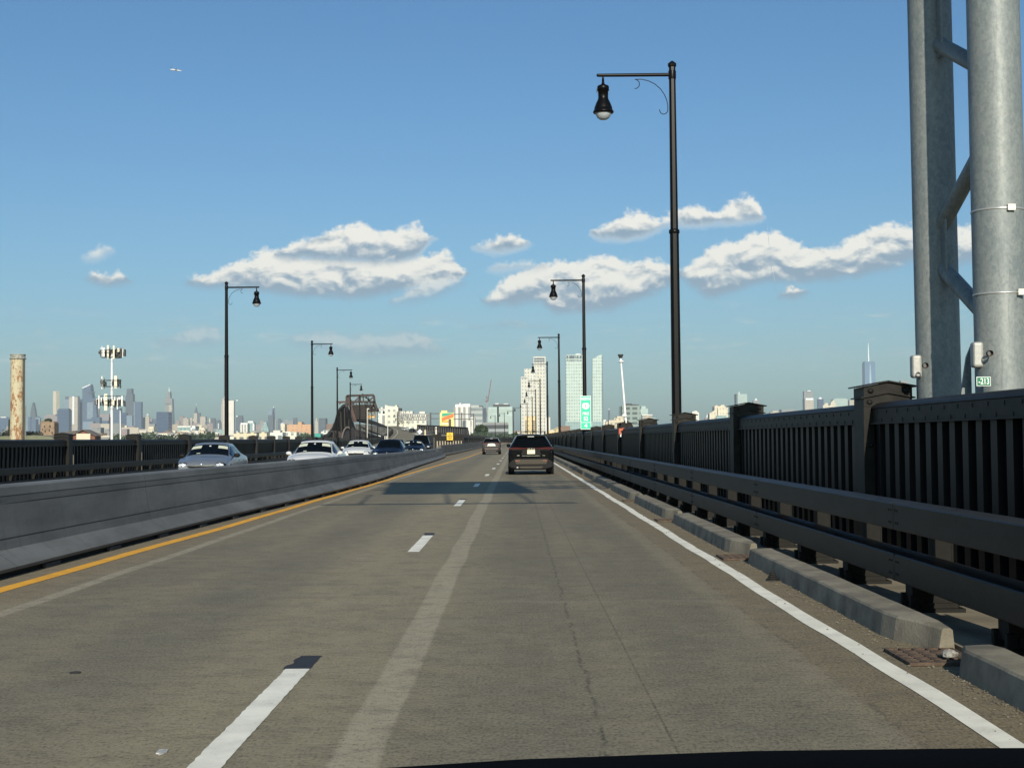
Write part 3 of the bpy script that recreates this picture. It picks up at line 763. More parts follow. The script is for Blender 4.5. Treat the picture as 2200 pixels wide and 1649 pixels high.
# ------------------------------------------------------------------ guard rails
def guard(xf, y0, y1, zf, side, label, sp=2.2, ysub=8.0, name='guard_rail'):
    root = empty(name, (xf(y0), y0, zf(y0)), 0, label, 'guard rail')
    o0 = Vector(root.location)
    Ys = []; y = y0
    while y < y1: Ys.append(y); y += ysub
    Ys.append(y1)
    for nm, za, zb in (('upper_rail', .67, .89), ('lower_rail', .25, .47)):
        fr = [((xf(y)-o0.x, y-o0.y, zf(y)-o0.z), (side, 0)) for y in Ys]
        sec = [(0, za), (-.004, za+.01), (-.004, zb-.01), (.006, zb), (.244, zb), (.25, zb-.01), (.25, za+.01), (.244, za), (0, za)]
        mb = MB().sweep(sec, fr)
        # splice sleeves
        y = y0+3.0
        while y < min(y1, 70):
            x = xf(y)-o0.x
            for dy in (-.12, -.06, .075, .135):
                for dz_ in (.06, .16): mb.box(min(x-.010*side, x), max(x-.010*side, x), y-o0.y+dy-.009, y-o0.y+dy+.009, za+dz_-.009, za+dz_+.009)
            mb.box(min(x-.006*side, x+.10*side), max(x-.006*side, x+.10*side), y-o0.y, y-o0.y+.012, za-.002, zb+.002); y += 6.6
        mb.build(nm, M_RAIL, root)
    pm_ = MB()
    s = side
    def bxx(a, b, *r_): return pm_.box(min(a*s, b*s), max(a*s, b*s), *r_)
    bxx(.255, .40, -.012, .012, .03, .86); bxx(.255, .268, -.09, .09, .03, .86); bxx(.387, .40, -.09, .09, .03, .86); bxx(.2685, .3865, -.085, -.03, .30, .62)
    bxx(.06, .40, -.10, .10, .10, .249); bxx(.03, .10, -.15, -.10, .06, .16); bxx(.03, .10, .10, .15, .06, .16)
    bxx(.05, .46, -.19, .19, .03, .06); bxx(.13, .42, -.14, .14, .06, .10)
    for dx, dy in ((.12,-.16),(.12,.16),(.43,-.16),(.43,.16)): bxx(dx-.012, dx+.012, dy-.012, dy+.012, .08, .13)
    po = pm_.build('post', mat('rail_post_paint', (.010, .0098, .008), .6, spec=.2, var=.4, scale=6), root)
    y = y0+.6; k_ = 0; rest = MB()
    while y < y1-1 and k_ < 100:
        c = po if k_ == 0 else po.copy()
        if k_: col.objects.link(c); c.parent = root
        c.location = (xf(y)-o0.x, y-o0.y, zf(y)-o0.z); y += sp; k_ += 1
    while y < y1-1:
        x = xf(y)-o0.x; rest.box(min(x+.255*s, x+.40*s), max(x+.255*s, x+.40*s), y-o0.y-.07, y-o0.y+.07, .03, .86); y += sp
    if rest.v: tag(rest.build('posts', M_RAIL, root), kind='stuff')
    return root
guard(lambda Y: xr_main(Y)+.83, 2.04, 338, lambda Y: 0.0, 1, 'dark double-beam guard rail on short posts between kerb and right fence')
guard(lambda Y: lerp_tab(LE, Y)+1.0, 6.0, 300, lambda Y: z_left(Y)-.26, -1, 'dark double-beam guard rail in front of the far left fence')

# ------------------------------------------------------------------ lamp posts
def make_lamp(side):
    """arm towards side*x"""
    r0 = empty('street_lamp', (0, 0, 0))
    oc = math.pi/8
    mb = MB(); mb.tube((0,0,1.0), (0,0,6.75), .135, .122, n=8, smooth=False, rot=oc); mb.tube((0,0,6.75), (0,0,11.12), .108, .088, n=8, smooth=False, rot=oc)
    pole = mb.build('pole', M_LAMP, r0)
    mb = MB(); mb.lathe([(.125,6.70),(.14,6.72),(.14,6.79),(.112,6.82)], 12); mb.build('collar', M_LAMP, pole)
    mb = MB(); mb.lathe([(.088,11.1),(.112,11.12),(.112,11.19),(.09,11.21),(.03,11.26),(0,11.27)], 12, smooth=False)
    mb.lathe([(.098,10.78),(.102,10.80),(.102,10.98),(.098,11.0)], 12); mb.build('finial', M_LAMP, pole)
    mb = MB(); mb.tube((0,0,10.90), (side*1.95,0,10.90), .048, .044, n=12); mb.sphere((side*1.95,0,10.90), .044, 8)
    mb.build('arm', M_LAMP, r0)
    pts = []
    for i in range(10): a = R(300-250*i/9)-math.pi*.0; pts.append((.98+.12*math.cos(a+math.pi*.0), 10.68+.11*math.sin(a)))
    # scroll: small curl near the arm, long quarter arc down to the pole, curl at the bottom
    c1 = [(.99+.13*math.cos(R(t)), 10.66+.125*math.sin(R(t))) for t in (270, 240, 210, 180, 150, 120, 95)]
    c2 = [(.16+.80*math.cos(R(t))*1.0, 10.02+.77*math.sin(R(t))) for t in (85, 70, 55)]
    arc = [(.95-.0, 10.785), (.80, 10.785), (.62, 10.74), (.45, 10.65), (.31, 10.52), (.21, 10.37), (.15, 10.22), (.125, 10.08), (.128, 9.98)]
    c3 = [(.235+.108*math.cos(R(t)), 9.97+.115*math.sin(R(t))) for t in (190, 220, 250, 280, 310, 340, 365)]
    pts = [(side*x, 0, z) for x, z in c1+arc+c3]
    MB().path(pts, .011, 5).build('scroll', M_LAMP, r0)
    L = empty_part = MB()
    cx_ = side*1.82
    L.lathe([(0,10.80),(.03,10.80),(.035,10.70),(.05,10.66),(.14,10.62),(.155,10.60),(.158,10.49),(.135,10.48),(.132,10.30),(.14,10.26),(.19,10.16),(.235,10.04),(.245,9.96),(.272,9.95),(.272,9.91),(.245,9.89),(.22,9.91)], 24, (cx_,0,0))
    L.tube((cx_,0,10.92), (cx_,0,10.79), .022, .03, n=8)
    L.box(cx_-.172-.0, cx_-.155, -.02, .02, 10.44, 10.54)
    lan = L.build('lantern', M_LAMP, r0)
    MB().lathe([(.215,9.92),(.205,9.87),(.19,9.83),(.15,9.765),(.09,9.725),(0,9.71)], 24, (cx_,0,0)).build('globe', M_GLOBE, lan)
    MB().lathe([(0,9.93),(.10,9.925),(.11,9.90),(0,9.885)], 14, (cx_,0,0)).build('bulb', mat('bulb_white', (.9,.92,.9), .3), lan)
    return r0
lr = make_lamp(-1); ll = make_lamp(1)
RL = [36, 86, 136, 186, 240, 292, 345, 400, 450, 500, 550, 600]
for i, Y in enumerate(RL):
    lab = 'black street lamp on the right fence, %s from the camera' % ORD[i]
    if i == 1: lab = 'black street lamp behind the green mile sign on the right fence'
    o = lr if i == 0 else dup(lr, (0,0,0), 0, lab)
    rz = 0 if Y < 350 else R(12)
    o.location = (xfence(Y)+.24, Y+2.2, .0); o.scale = (1.05, 1.05, 1.05); o.rotation_euler = (0, 0, rz)
    tag(o, lab, 'street lamp', 'black street lamps along the right fence')
LL = [83.8, 134, 184, 232, 282, 330, 378, 420]
for i, Y in enumerate(LL):
    lab = 'black street lamp on the left fence, %s from the picture edge' % ORD[i]
    o = ll if i == 0 else dup(ll, (0,0,0), 0, lab)
    o.scale = (1.03, 1.03, 1.03); o.location = (lerp_tab(LE, Y)-.55, Y*1.03, z_left(Y)-.25+(-.6 if i > 3 else 0))
    tag(o, lab, 'street lamp', 'black street lamps along the left fence')
# three pale reflective tags on the first left lamp
mb = MB()
for py in (862, 896, 929):
    p = at(490, py, 83.6); mb.sphere((p.x-ll.location.x, -.14, p.z-ll.location.z), .055, 8, 1, .5, .7)
mb.build('reflectors', M_SIGNW, ll)

# ------------------------------------------------------------------ gantry at the right
ga = empty('sign_gantry', (5.2, 15.3, 0), 0, 'large galvanised tubular sign gantry, its two columns rising behind the right fence', 'gantry')
YF, YB = -.3, 1.2
pf = at(2143, 400, 15.0); pb = at(2007, 400, 16.5)
xF = pf.x-5.2; xB = pb.x-5.2
TOP = 14.0
cf = MB().tube((xF+.03,YF,-7), (xF-.03,YF,TOP), .286, .270, n=40).build('column', M_GALV, ga)
cb = MB().tube((xB+.05,YB,-7), (xB-.05,YB,TOP), .260, .250, n=40).build('column', M_GALV, ga)
def zpx(py, Y): return at(2050, py, Y).z
# braces between the columns (square tube)
for nm_b, za, zb, w_ in (('brace', zpx(85, 16.4), zpx(150, 15.3)-.12, .165), ('brace', zpx(505, 16.4), zpx(285, 15.3), .165), ('brace', zpx(560, 16.4), zpx(690, 15.3)-.12, .165), ('brace', zpx(85,16.4)+.35, zpx(85,16.4)+2.2, .165), ('brace', zpx(985,16.4), zpx(800,15.3)-.15, .165)):
    MB().tube((xB-.0, YB-.05, za), (xF, YF+.05, zb), w_*.56, w_*.56, n=20).build(nm_b, M_GALV, ga)
# gusset plates on the rear column
for py0, py1 in ((-40, 118), (470, 600)):
    za, zb = zpx(py1, 16.1), zpx(py0, 16.1)
    MB().box(xB-.012, xB+.012, YB-.42, YB-.2, za, zb).build('gusset', M_GALV, ga)
# hand-hole boxes, rusty plugs, straps and plate
for c, px0, px1, py0, py1, Y in ((cb, 1956, 1976, 763, 812, 16.45), (cf, 2086, 2107, 735, 790, 14.95)):
    a = at(px0, py1, Y); b = at(px1, py0, Y)
    mb = MB().box(a.x-5.2, b.x-5.2, Y-15.3-.10, Y-15.3+.04, a.z, b.z); 
    bo = mb.build('hand_hole_cover', mat('cast_aluminium', (.42, .42, .39), .5, metal=.3, var=.15, scale=20), c)
    be = bo.modifiers.new('b', 'BEVEL'); be.width = .03; be.segments = 3
for c, px, py, Y in ((cb, 1987, 785, 16.4-.27), (cf, 2125, 759, 15.0-.275)):
    a = at(px, py, Y)
    mb = MB().lathe([(.032,-.04),(.034,-.005),(.026,.0),(.026,.03)], 14, (0,0,0))
    mb.v = [(a.x-5.2+x, Y-15.3+z-.005, a.z+y) for x, y, z in mb.v]
    mb.build('plug', M_RUST, c)
for py, bpx in ((465, 2152), (640, 2174)):
    z = zpx(py, 15.3)
    MB().lathe([(.275, z-.012),(.284, z-.010),(.284, z+.010),(.275, z+.012)], 40, (xF, YF, 0)).build('strap', mat('strap_steel', (.55, .55, .52), .35, metal=.6), cf)
    a = at(bpx, py, 15.0)
    MB().box(a.x-5.2-.04, a.x-5.2+.04, -.615, -.575, z-.032, z+.032).build('buckle', mat('buckle_steel', (.62, .58, .52), .35, metal=.5), cf)
a = at(2098, 829, 14.68); b = at(2128, 809, 14.68)
np_ = MB().box(a.x-5.2, b.x-5.2, -.625, -.615, a.z, b.z).build('number_plate', M_SIGNW, cf)
MB().box(a.x-5.2+.006, b.x-5.2-.006, -.629, -.6252, a.z+.006, b.z-.006).build('number_field', M_DGREEN, np_)
text('-213', .088, 'lettering', M_SIGNW, np_, ((a.x+b.x)/2-5.2, -.631, (a.z+b.z)/2-.002), sx=.72, bold=.0015)
# foot flange seen as a dark wedge at the front column
MB().prism([(xF-.5, .9), (xF-.22, .9), (xF-.22, 2.42), (xF-.27, 2.30)], .02, .06).build('stiffener', M_GALV, ga)
# overhead box truss and sign panel (above the picture; they throw the shadow on the road)
tr = MB(); zc0, zc1 = 11.4, 13.8
xs0, xs1 = -7.6, xF
for y in (YF, YB):
    for z in (zc0, zc1): tr.tube((xs0, y, z), (xs1, y, z), .11, n=10)
k_ = 0; x = xs1
while x > xs0+2:
    x2 = x-2.2
    for y in (YF, YB): tr.tube((x, y, zc0 if k_ % 2 else zc1), (x2, y, zc1 if k_ % 2 else zc0), .05, n=6); 
    tr.tube((x, YF, zc0), (x, YB, zc1), .04, n=6)
    x = x2; k_ += 1
tr.build('overhead_truss', M_GALV, ga)
MB().box(-2.0-5.2, 2.15-5.2, -.75, -.65, 10.1, 14.6).build('sign_panel', M_DGREEN, ga)
MB().box(-3.2-5.2, 2.6-5.2, -1.55, -1.35, 7.85, 7.95).build('catwalk_rail', M_GALV, ga)
mb = MB()
for x in (-2.3, -.3, 1.6): mb.bar((x-5.2, -1.45, 7.95), (x-5.2, -.7, 10.1), .07, .07)
mb.build('catwalk_brackets', M_GALV, ga)

# ------------------------------------------------------------------ mile sign on the second lamp
pc = at(1258.5, 886, 86.0)
ms = empty('mile_sign', (pc.x, 86.0, pc.z), 0, 'narrow green mile sign reading NORTH 1 MILE 52 4 on the second right lamp', 'road sign')
MB().box(-.32, .32, -.01, .01, -1.03, 1.03).build('panel', M_SIGNW, ms)
MB().box(-.295, .295, -.016, -.0105, -.585, 1.0).build('green_field', M_GREEN, ms)
MB().box(-.295, .295, -.016, -.0105, -1.0, -.615).build('green_field', M_GREEN, ms)
sh = [(-.17,.17),(-.09,.20),(0,.185),(.09,.20),(.17,.17),(.22,.06),(.21,-.07),(.15,-.15),(.06,-.175),(0,-.20),(-.06,-.175),(-.15,-.15),(-.21,-.07),(-.22,.06)]
MB().prism([(x, .40+z) for x, z in sh], -.022, -.0165).build('shield', M_SIGNW, ms)
text('1', .27, 'lettering', M_SIGNK, ms, (0, -.026, .40), bold=.006)
text('NORTH', .235, 'lettering', M_SIGNW, ms, (0, -.022, .84), sx=.66, bold=.008)
text('MILE', .25, 'lettering', M_SIGNW, ms, (0, -.022, -.06), sx=.78, bold=.008)
text('52', .34, 'lettering', M_SIGNW, ms, (0, -.022, -.38), sx=.85, bold=.010)
text('4', .36, 'lettering', M_SIGNW, ms, (0, -.022, -.81), sx=1.0, bold=.010)
# yellow sign on the gore
pc = at(966.5, 937, 167.5)
ys = empty('yellow_sign', (pc.x, 167.5, pc.z), 0, 'yellow rectangular NO MERGE AREA sign on the striped end wall', 'road sign')
MB().box(-.37, .37, -.01, .01, -.45, .45).build('panel', M_SIGNY, ys)
for s_, z in (('NO', .24), ('MERGE', 0), ('AREA', -.24)): text(s_, .20, 'lettering', M_SIGNK, ys, (0, -.016, z), sx=.95, bold=.008)
MB().box(-.05, .05, .015, .06, -pc.z+1.8, .1).build('pole', M_STEEL, ys)

# ------------------------------------------------------------------ leaning white mast clamped to a fence post
Yp = 55.7; xp = xfence(Yp)
wm = empty('leaning_mast', (xp+.1, Yp, 1.8), 0, 'leaning white mast with dark flared head on an orange base clamped to the right fence', 'mast')
def L_(px, py): q = at(px, py, Yp-.3); return (q.x-xp-.1, -.3, q.z-1.8)
MB().tube(L_(1345, 908), L_(1333.5, 768), .042, .032, n=12).build('mast_tube', mat('mast_white', (.86, .86, .84), .35), wm)
t_ = L_(1333.3, 768)
MB().lathe([(0, -.02), (.06, -.02), (.075, .03), (.085, .035), (.11, .11), (.115, .115), (.115, .13), (0, .13)], 16, t_).build('head', mat('mast_head', (.06, .065, .065), .5), wm)
for px, py, r_, s_ in ((1334.5, 779, .115, 1), (1341.5, 890, .12, -1)):
    c = L_(px, py); MB().lathe([(.03, 0), (r_*.7, .01*s_), (r_, .05*s_), (r_*1.02, .075*s_), (r_*.8, .03*s_), (.03, -.03*s_)], 14, c).build('collar', mat('mast_white', (1,1,1)), wm)
a = L_(1329, 926); b = L_(1362, 918)
MB().prism([(a[0], a[2]), (b[0], a[2]+.10), (b[0]+.02, b[2]+.02), (a[0], b[2]-.03)], -.42, -.16).build('base_bracket', mat('orange_paint', (.50, .11, .05), .6, var=.3, scale=9), wm)
MB().box(a[0], a[0]+.09, -.44, -.16, a[2]-.12, a[2]).build('base_bracket', mat('orange_paint', (1,1,1)), wm)
for px in (1341, 1347.5):
    a = L_(px, 918); b = L_(px+2.5, 903); MB().box(a[0], b[0]+.0, -.40, -.2, a[2]-.02, b[2]).build('clamp', M_STEEL, wm)
MB().prism([L_(1331, 918)[::2], L_(1361, 918)[::2], L_(1358, 911)[::2], L_(1346, 914)[::2], L_(1335, 912)[::2]], -.38, -.2).build('clamp', M_STEEL, wm)
a = L_(1333, 938); MB().tube((a[0],-.4,a[2]), (a[0]+.01,-.4,a[2]+.16), .03, n=8).build('coupling', mat('mast_white', (1,1,1)), wm)

# ------------------------------------------------------------------ dashboard of the camera car, at the foot of the picture
mb = MB(); rows = []
for i in range(13):
    x = -.62+1.24*i/12
    p = at(1100 + x/.62*FPX, 1655, .62)
    # crown of the dash: px height along the photo's lower edge
    px = 1100 + x/.62*FPX
    zt = 1.45 - .62*(lerp_tab([(-900,1665),(600,1655),(850,1642),(1150,1619),(1500,1606),(2200,1597),(3100,1594)], px)-942-(px-1109)*-.0087)/FPX
    rows.append([(x, .40, zt-.10), (x, .50, zt-.03), (x, .58, zt-.004), (x, .62, zt), (x, .64, zt-.007), (x, .68, zt-.03), (x, .76, zt-.12), (x, .76, zt-.30), (x, .40, zt-.30)])
n_ = 9
mb.add([p for r_ in rows for p in r_], [(i*n_+j, (i+1)*n_+j, (i+1)*n_+(j+1) % n_, i*n_+(j+1) % n_) for i in range(12) for j in range(n_)], True)
mb.add(rows[0], [tuple(range(n_))]); mb.add(rows[-1], [tuple(range(n_))])
tag(mb.build('dashboard', mat('dash_black', (.0012, .0012, .0016), .9, spec=.05)), 'black dashboard edge of the camera car along the foot of the picture', 'dashboard')
# ------------------------------------------------------------------ cars
def cr(p0, p1, p2, p3, t):
    return .5*((2*p1)+(-p0+p2)*t+(2*p0-5*p1+4*p2-p3)*t*t+(-p0+3*p1-3*p2+p3)*t**3)
class Shell:
    """lofted body: stations (y, zb, w, zbelt, wt, ztop)"""
    def __init__(s, st, crown=.035, wc=(.80, .97, 1.0, .975)):
        s.rows = []
        for y, zb, w_, zl, wt, zt in st:
            zm = zb+(zl-zb)*.55
            s.rows.append([(0, zb), (w_*wc[0], zb), (w_*wc[1], zb+.10), (w_*wc[2], zm), (w_*wc[3], zl), (wt+.012, zt-.055), (wt*.90, zt-.008), (wt*.5, zt+crown*.8), (0, zt+crown)])
        s.y = [q[0] for q in st]
    def pt(s, u, v):
        n = len(s.y)-1; u = max(0, min(n-1e-6, u)); i = int(u); t = u-i
        idx = [max(0, min(n, i+k_)) for k_ in (-1, 0, 1, 2)]
        y = cr(*[s.y[k_] for k_ in idx], t)
        m_ = 8; sg = 1
        if v < 0: v = -v; sg = -1
        v = min(v, m_-1e-6); j = int(v); r_ = v-j
        jd = [max(0, min(m_, j+k_)) for k_ in (-1, 0, 1, 2)]
        def P(a, b): return s.rows[idx[a]][jd[b]]
        def L(a, c):
            # linear below the belt, rounded above it
            if j in (0, 1, 4): return P(a, 1)[c]+(P(a, 2)[c]-P(a, 1)[c])*r_
            return cr(*[P(a, b)[c] for b in range(4)], r_)
        x = cr(*[L(a, 0) for a in range(4)], t); z = cr(*[L(a, 1) for a in range(4)], t)
        return Vector((sg*max(0, x), y, z))
    def patch(s, mb, u0, u1, v0, v1, off=.0, nu=10, nv=6, both=False):
        for sg in ((1, -1) if both else (1,)):
            vs = []
            for a in range(nu+1):
                for b in range(nv+1):
                    u = u0+(u1-u0)*a/nu; v = v0+(v1-v0)*b/nv
                    p = s.pt(u, v)
                    if off:
                        e = .02
                        du = s.pt(u+e, v)-s.pt(u-e, v); dv = s.pt(u, v+e if v < 7.9 else v)-s.pt(u, v-e)
                        n = dv.cross(du)
                        if n.length > 1e-9:
                            n.normalize()
                            if n.dot(Vector((p.x, 0, p.z-.6))) < 0: n = -n
                            p = p+n*off
                    vs.append((sg*p.x, p.y, p.z))
            mb.add(vs, [(a*(nv+1)+b, (a+1)*(nv+1)+b, (a+1)*(nv+1)+b+1, a*(nv+1)+b+1) for a in range(nu) for b in range(nv)], True)
        return mb
    def body(s, sub=5):
        mb = MB(); n = (len(s.y)-1)*sub; V_ = [0,.5,1,1.5,2,2.5,3,3.5,4,4.5,5,5.5,6,6.5,7,7.5,8]
        ring = V_ + [-v for v in V_[-2:0:-1]]
        vs = []
        for a in range(n+1):
            for v in ring: vs.append(s.pt(a/sub, v))
        m_ = len(ring)
        mb.add(vs, [(a*m_+b, a*m_+(b+1) % m_, (a+1)*m_+(b+1) % m_, (a+1)*m_+b) for a in range(n) for b in range(m_)], True)
        mb.add(vs[:m_], [tuple(range(m_-1, -1, -1))]); mb.add(vs[-m_:], [tuple(range(m_))])
        return mb
def carpaint(name, c, metal=.0, rough=.28, coat=.6, spec=.4):
    return mat(name, c, rough, metal=metal, coat=coat, spec=spec, var=.06, scale=2)
M_GLASS = mat('car_glass', (.002, .003, .0035), .06, spec=.16)
M_TYRE = mat('tyre_rubber', (.014, .014, .015), .85, var=.3, scale=20)
M_RIM = mat('rim_alloy', (.35, .36, .37), .35, metal=.7)
M_TRIM = mat('black_trim', (.008, .008, .009), .6, spec=.2)
M_CHROME = mat('chrome', (.75, .76, .77), .12, metal=1.0)
M_HEAD = mat('headlight_glass', (.72, .76, .78), .08, metal=.35, spec=.9)
M_VISOR = mat('visor_cream', (.50, .53, .42), .8)
M_PLATE = mat('plate_cream', (.82, .80, .55), .5, var=.2, scale=14)
M_REDL = mat('tail_red', (.07, .004, .006), .15, spec=.4)
M_REFL = mat('reflector_orange', (.20, .055, .025), .4)
def wheels(root, ya, yb, w_, r=.33, tw=.22):
    for y in (ya, yb):
        for sg in (1, -1):
            x1 = sg*(w_+.006); x0 = sg*(w_-tw)
            mb = MB().lathe([(r*.62, 0), (r*.93, 0), (r, .025), (r, tw-.025), (r*.93, tw), (r*.6, tw), (r*.6, 0)], 28, (min(x0, x1), y, r), axis='x')
            wh = mb.build('wheel', M_TYRE, root)
            mb = MB().lathe([(0, .0), (r*.16, .0), (r*.2, -.02*sg), (r*.58, -.012*sg), (r*.62, 0)], 20, (x1-.012*sg, y, r), axis='x')
            for k_ in range(5):
                a = 2*math.pi*k_/5; mb.bar((x1-.01*sg, y, r), (x1-.01*sg, y+math.cos(a)*r*.56, r+math.sin(a)*r*.56), .02, .045)
            mb.build('rim', M_RIM, wh)
            MB().lathe([(0, 0), (r+.055, 0), (r+.055, .008), (0, .008)], 26, (sg*(w_-.012)-.004, y, r+.01), axis='x').build('wheel_arch', M_TRIM, root)
def front_car(name, label, paint_m, loc, rz, kind='sedan', H=1.45, W=1.80, visors=True, mirror_m=None, grille='slot', scale=1.0):
    root = empty(name, loc, rz, label, 'car', 'oncoming cars behind the concrete barrier')
    hw = W/2; dh = H-1.455
    if kind == 'sedan':
        st = [(-2.30,.36,hw*.83,.80,.60,.94),(-2.22,.26,hw*.94,.90,.66,1.02),(-1.80,.22,hw*.99,.93,.66,1.07),(-1.42,.2,hw,.95,.64,1.10),(-.72,.2,hw,.95,.585,1.39+dh),(.05,.2,hw,.94,.585,1.43+dh),(.42,.2,hw,.93,.595,1.385+dh),(1.18,.2,hw*.995,.92,.715,.985),(1.72,.22,hw*.98,.86,.70,.90),(2.10,.25,hw*.93,.72,.64,.78),(2.26,.34,hw*.84,.62,.56,.66)]
        gl = dict(ws=(6.10, 6.93, 5.12, 8), rw=(3.06, 3.9, 5.1, 8), sd=(3.35, 6.72))
    else:
        st = [(-2.30,.40,hw*.88,.95,.66,1.05),(-2.22,.28,hw*.97,1.04,.72,1.14),(-1.92,.25,hw*.99,1.05,.64,1.55+dh),(-1.2,.25,hw,1.05,.62,1.62+dh),(0,.25,hw,1.04,.62,1.64+dh),(.45,.25,hw,1.03,.63,1.60+dh),(1.25,.25,hw,1.02,.75,1.12),(1.8,.27,hw*.98,.97,.74,1.04),(2.15,.3,hw*.93,.84,.68,.92),(2.30,.4,hw*.84,.72,.6,.78)]
        gl = dict(ws=(5.1, 5.93, 5.12, 8), rw=(1.06, 1.9, 5.1, 8), sd=(2.2, 5.72))
    sh = Shell(st); body = sh.body().build('body', paint_m, root)
    mb = MB(); sh.patch(mb, *gl['ws'], off=.006, nu=8, nv=8, both=True); ws = mb.build('windscreen', M_GLASS, root, fix=False)
    mb = MB(); sh.patch(mb, *gl['rw'], off=.006, both=True); mb.build('rear_window', M_GLASS, root, fix=False)
    a, b = gl['sd']; mid = (a+b)/2+.25
    for (p, q) in ((a, mid-.04), (mid+.04, b)):
        for sg_i in (1, -1):
            mb = MB(); sh.patch(mb, p, q, 4.10, 4.9, off=.006); mb.v = [(sg_i*v_[0], v_[1], v_[2]) for v_ in mb.v]; mb.build('side_window', M_GLASS, root, fix=False)
    if visors:
        u0 = gl['ws'][0]
        for x0, x1 in ((6.1, 7.05), (-7.05, -6.1)):
            mb = MB(); v0, v1 = abs(x0), abs(x1)
            v0, v1 = sorted((v0, v1)); tmp = MB(); sh.patch(tmp, u0+.10, u0+.33, v0-.55, v1+.05, off=.010, nu=3, nv=5)
            if x0 < 0: tmp.v = [(-p[0], p[1], p[2]) for p in tmp.v]
            tmp.build('sun_visor', M_VISOR, ws, fix=False)
        tmp = MB(); sh.patch(tmp, u0+.12, u0+.20, 7.85, 8, off=.010, nu=2, nv=2, both=True); tmp.build('inspection_sticker', M_SIGNW, ws, fix=False)
        # steering wheel and a dark figure hint are left behind the glass; a light dash item shows low
        tmp = MB(); sh.patch(tmp, gl['ws'][1]-.14, gl['ws'][1]-.07, 6.9, 7.25, off=.009, nu=2, nv=2); tmp.build('dash_item', M_VISOR, ws, fix=False)
    n_ = len(st)-1
    zf = st[-2][3]
    for sg in (1, -1):
        mb = MB(); 
        c = (sg*hw*.715, st[-2][0]+.045, zf-.045)
        mb.sphere(c, .18, 14, 1.12, .62, .55)
        hl = mb.build('headlight', M_HEAD, root)
        MB().sphere((c[0]+sg*.02, c[1]+.075, c[2]), .062, 10, 1, .6, .9).build('lens', M_CHROME, hl)
        MB().sphere((c[0], c[1]-.012, c[2]), .192, 14, 1.13, .62, .55).build('headlight_rim', M_TRIM, hl)
        mb = MB(); yy = st[-4][0]-.42; zz = st[-4][3]+.075
        mb.sphere((sg*(hw+.075), yy, zz), .12, 12, .95, .55, .62); mb.bar((sg*(hw-.06), yy, zz-.05), (sg*(hw+.06), yy, zz-.03), .07, .04)
        mb.build('mirror', mirror_m or paint_m, root)
        mb = MB().box(sg*hw-.004, sg*hw+.008, -.2, .0, .80, .825).box(sg*hw-.004, sg*hw+.008, -1.1, -.9, .80, .825); mb.build('door_handle', M_TRIM, root)
    yf = st[-1][0]+.004
    if grille == 'slot':
        MB().prism([(-.44,.62),(-.30,.585),(0,.575),(.30,.585),(.44,.62),(.42,.665),(.2,.645),(0,.655),(-.2,.645),(-.42,.665)], yf-.06, yf+.03).build('grille', M_TRIM, root)
        MB().prism([(-.46,.672),(-.2,.655),(0,.665),(.2,.655),(.46,.672),(.46,.70),(.2,.690),(0,.70),(-.2,.690),(-.46,.70)], yf-.06, yf+.035).build('grille_trim', M_CHROME, root)
        MB().prism([(-.44,.61),(-.30,.57),(0,.56),(.30,.57),(.44,.61),(.44,.595),(.3,.55),(0,.54),(-.3,.55),(-.44,.595)], yf-.06, yf+.035).build('grille_trim', M_CHROME, root)
    else:
        MB().prism([(-.42,.52),(.42,.52),(.50,.60),(.46,.655),(-.46,.655),(-.50,.60)], yf-.06, yf+.02).build('grille', M_TRIM, root)
        MB().prism([(-.50,.655),(.50,.655),(.52,.675),(-.52,.675)], yf-.06, yf+.03).build('grille_trim', M_CHROME, root)
    MB().sphere((0, yf+.01, .715), .045, 10, 1.4, .3, .8).build('badge', M_CHROME, root)
    MB().prism([(-.5,.30),(.5,.30),(.56,.44),(-.56,.44)], yf-.06, yf+.012).build('lower_intake', M_TRIM, root)
    wheels(root, -1.35, 1.42, hw, .33 if kind == 'sedan' else .36)
    if kind != 'sedan':
        for sg in (1, -1): MB().bar((sg*.6, -1.5, 1.66+dh), (sg*.6, .3, 1.68+dh), .04, .05).build('roof_rail', M_TRIM, root)
    return root
def road_z(x, Y): return z_left(Y)-.03
P_SIL = carpaint('silver_paint', (.20, .225, .26), .4, .3); P_WHT = carpaint('white_car_paint', (.63, .64, .62), 0, .3)
P_NAVY = carpaint('navy_paint', (.004, .007, .017), .0, .25, .05, .12); P_BLK = carpaint('black_car_paint', (.003, .0035, .004), .0, .14, .12, .08)
def oncoming(label, paint_m, px, Y, rz=0.0, **kw):
    x = at(px, 980, Y).x
    return front_car('oncoming_car', label, paint_m, (x, Y+2.3, road_z(x, Y)), math.pi+rz, **kw)
oncoming('silver hatchback with black mirrors, nearest and leftmost of the oncoming cars', P_SIL, 427, 46.5, R(1.5), H=1.43, W=1.73, mirror_m=M_TRIM)
oncoming('white sedan with white mirrors, second oncoming car beside the barrier', P_WHT, 663, 52.5, 0, H=1.47, W=1.84, grille='wide')
oncoming('white sedan behind the first white one, third oncoming car', P_WHT, 763, 88, R(1), H=1.46, W=1.83, grille='wide')
oncoming('dark navy car with broad windscreen, fourth oncoming car', P_NAVY, 831, 80, 0, H=1.50, W=1.86, visors=False, grille='wide')
oncoming('dark navy sedan with bright headlight, fifth oncoming car', P_NAVY, 884, 108, R(3), H=1.42, W=1.84, grille='wide')
oncoming('black car showing only its roof behind the navy car', P_BLK, 846, 116, R(3), H=1.50, W=1.84, visors=False, grille='wide')
oncoming('black sport utility car last in the oncoming line', P_BLK, 901, 132, R(4), kind='suv', H=1.66, W=1.88, visors=False, grille='wide')

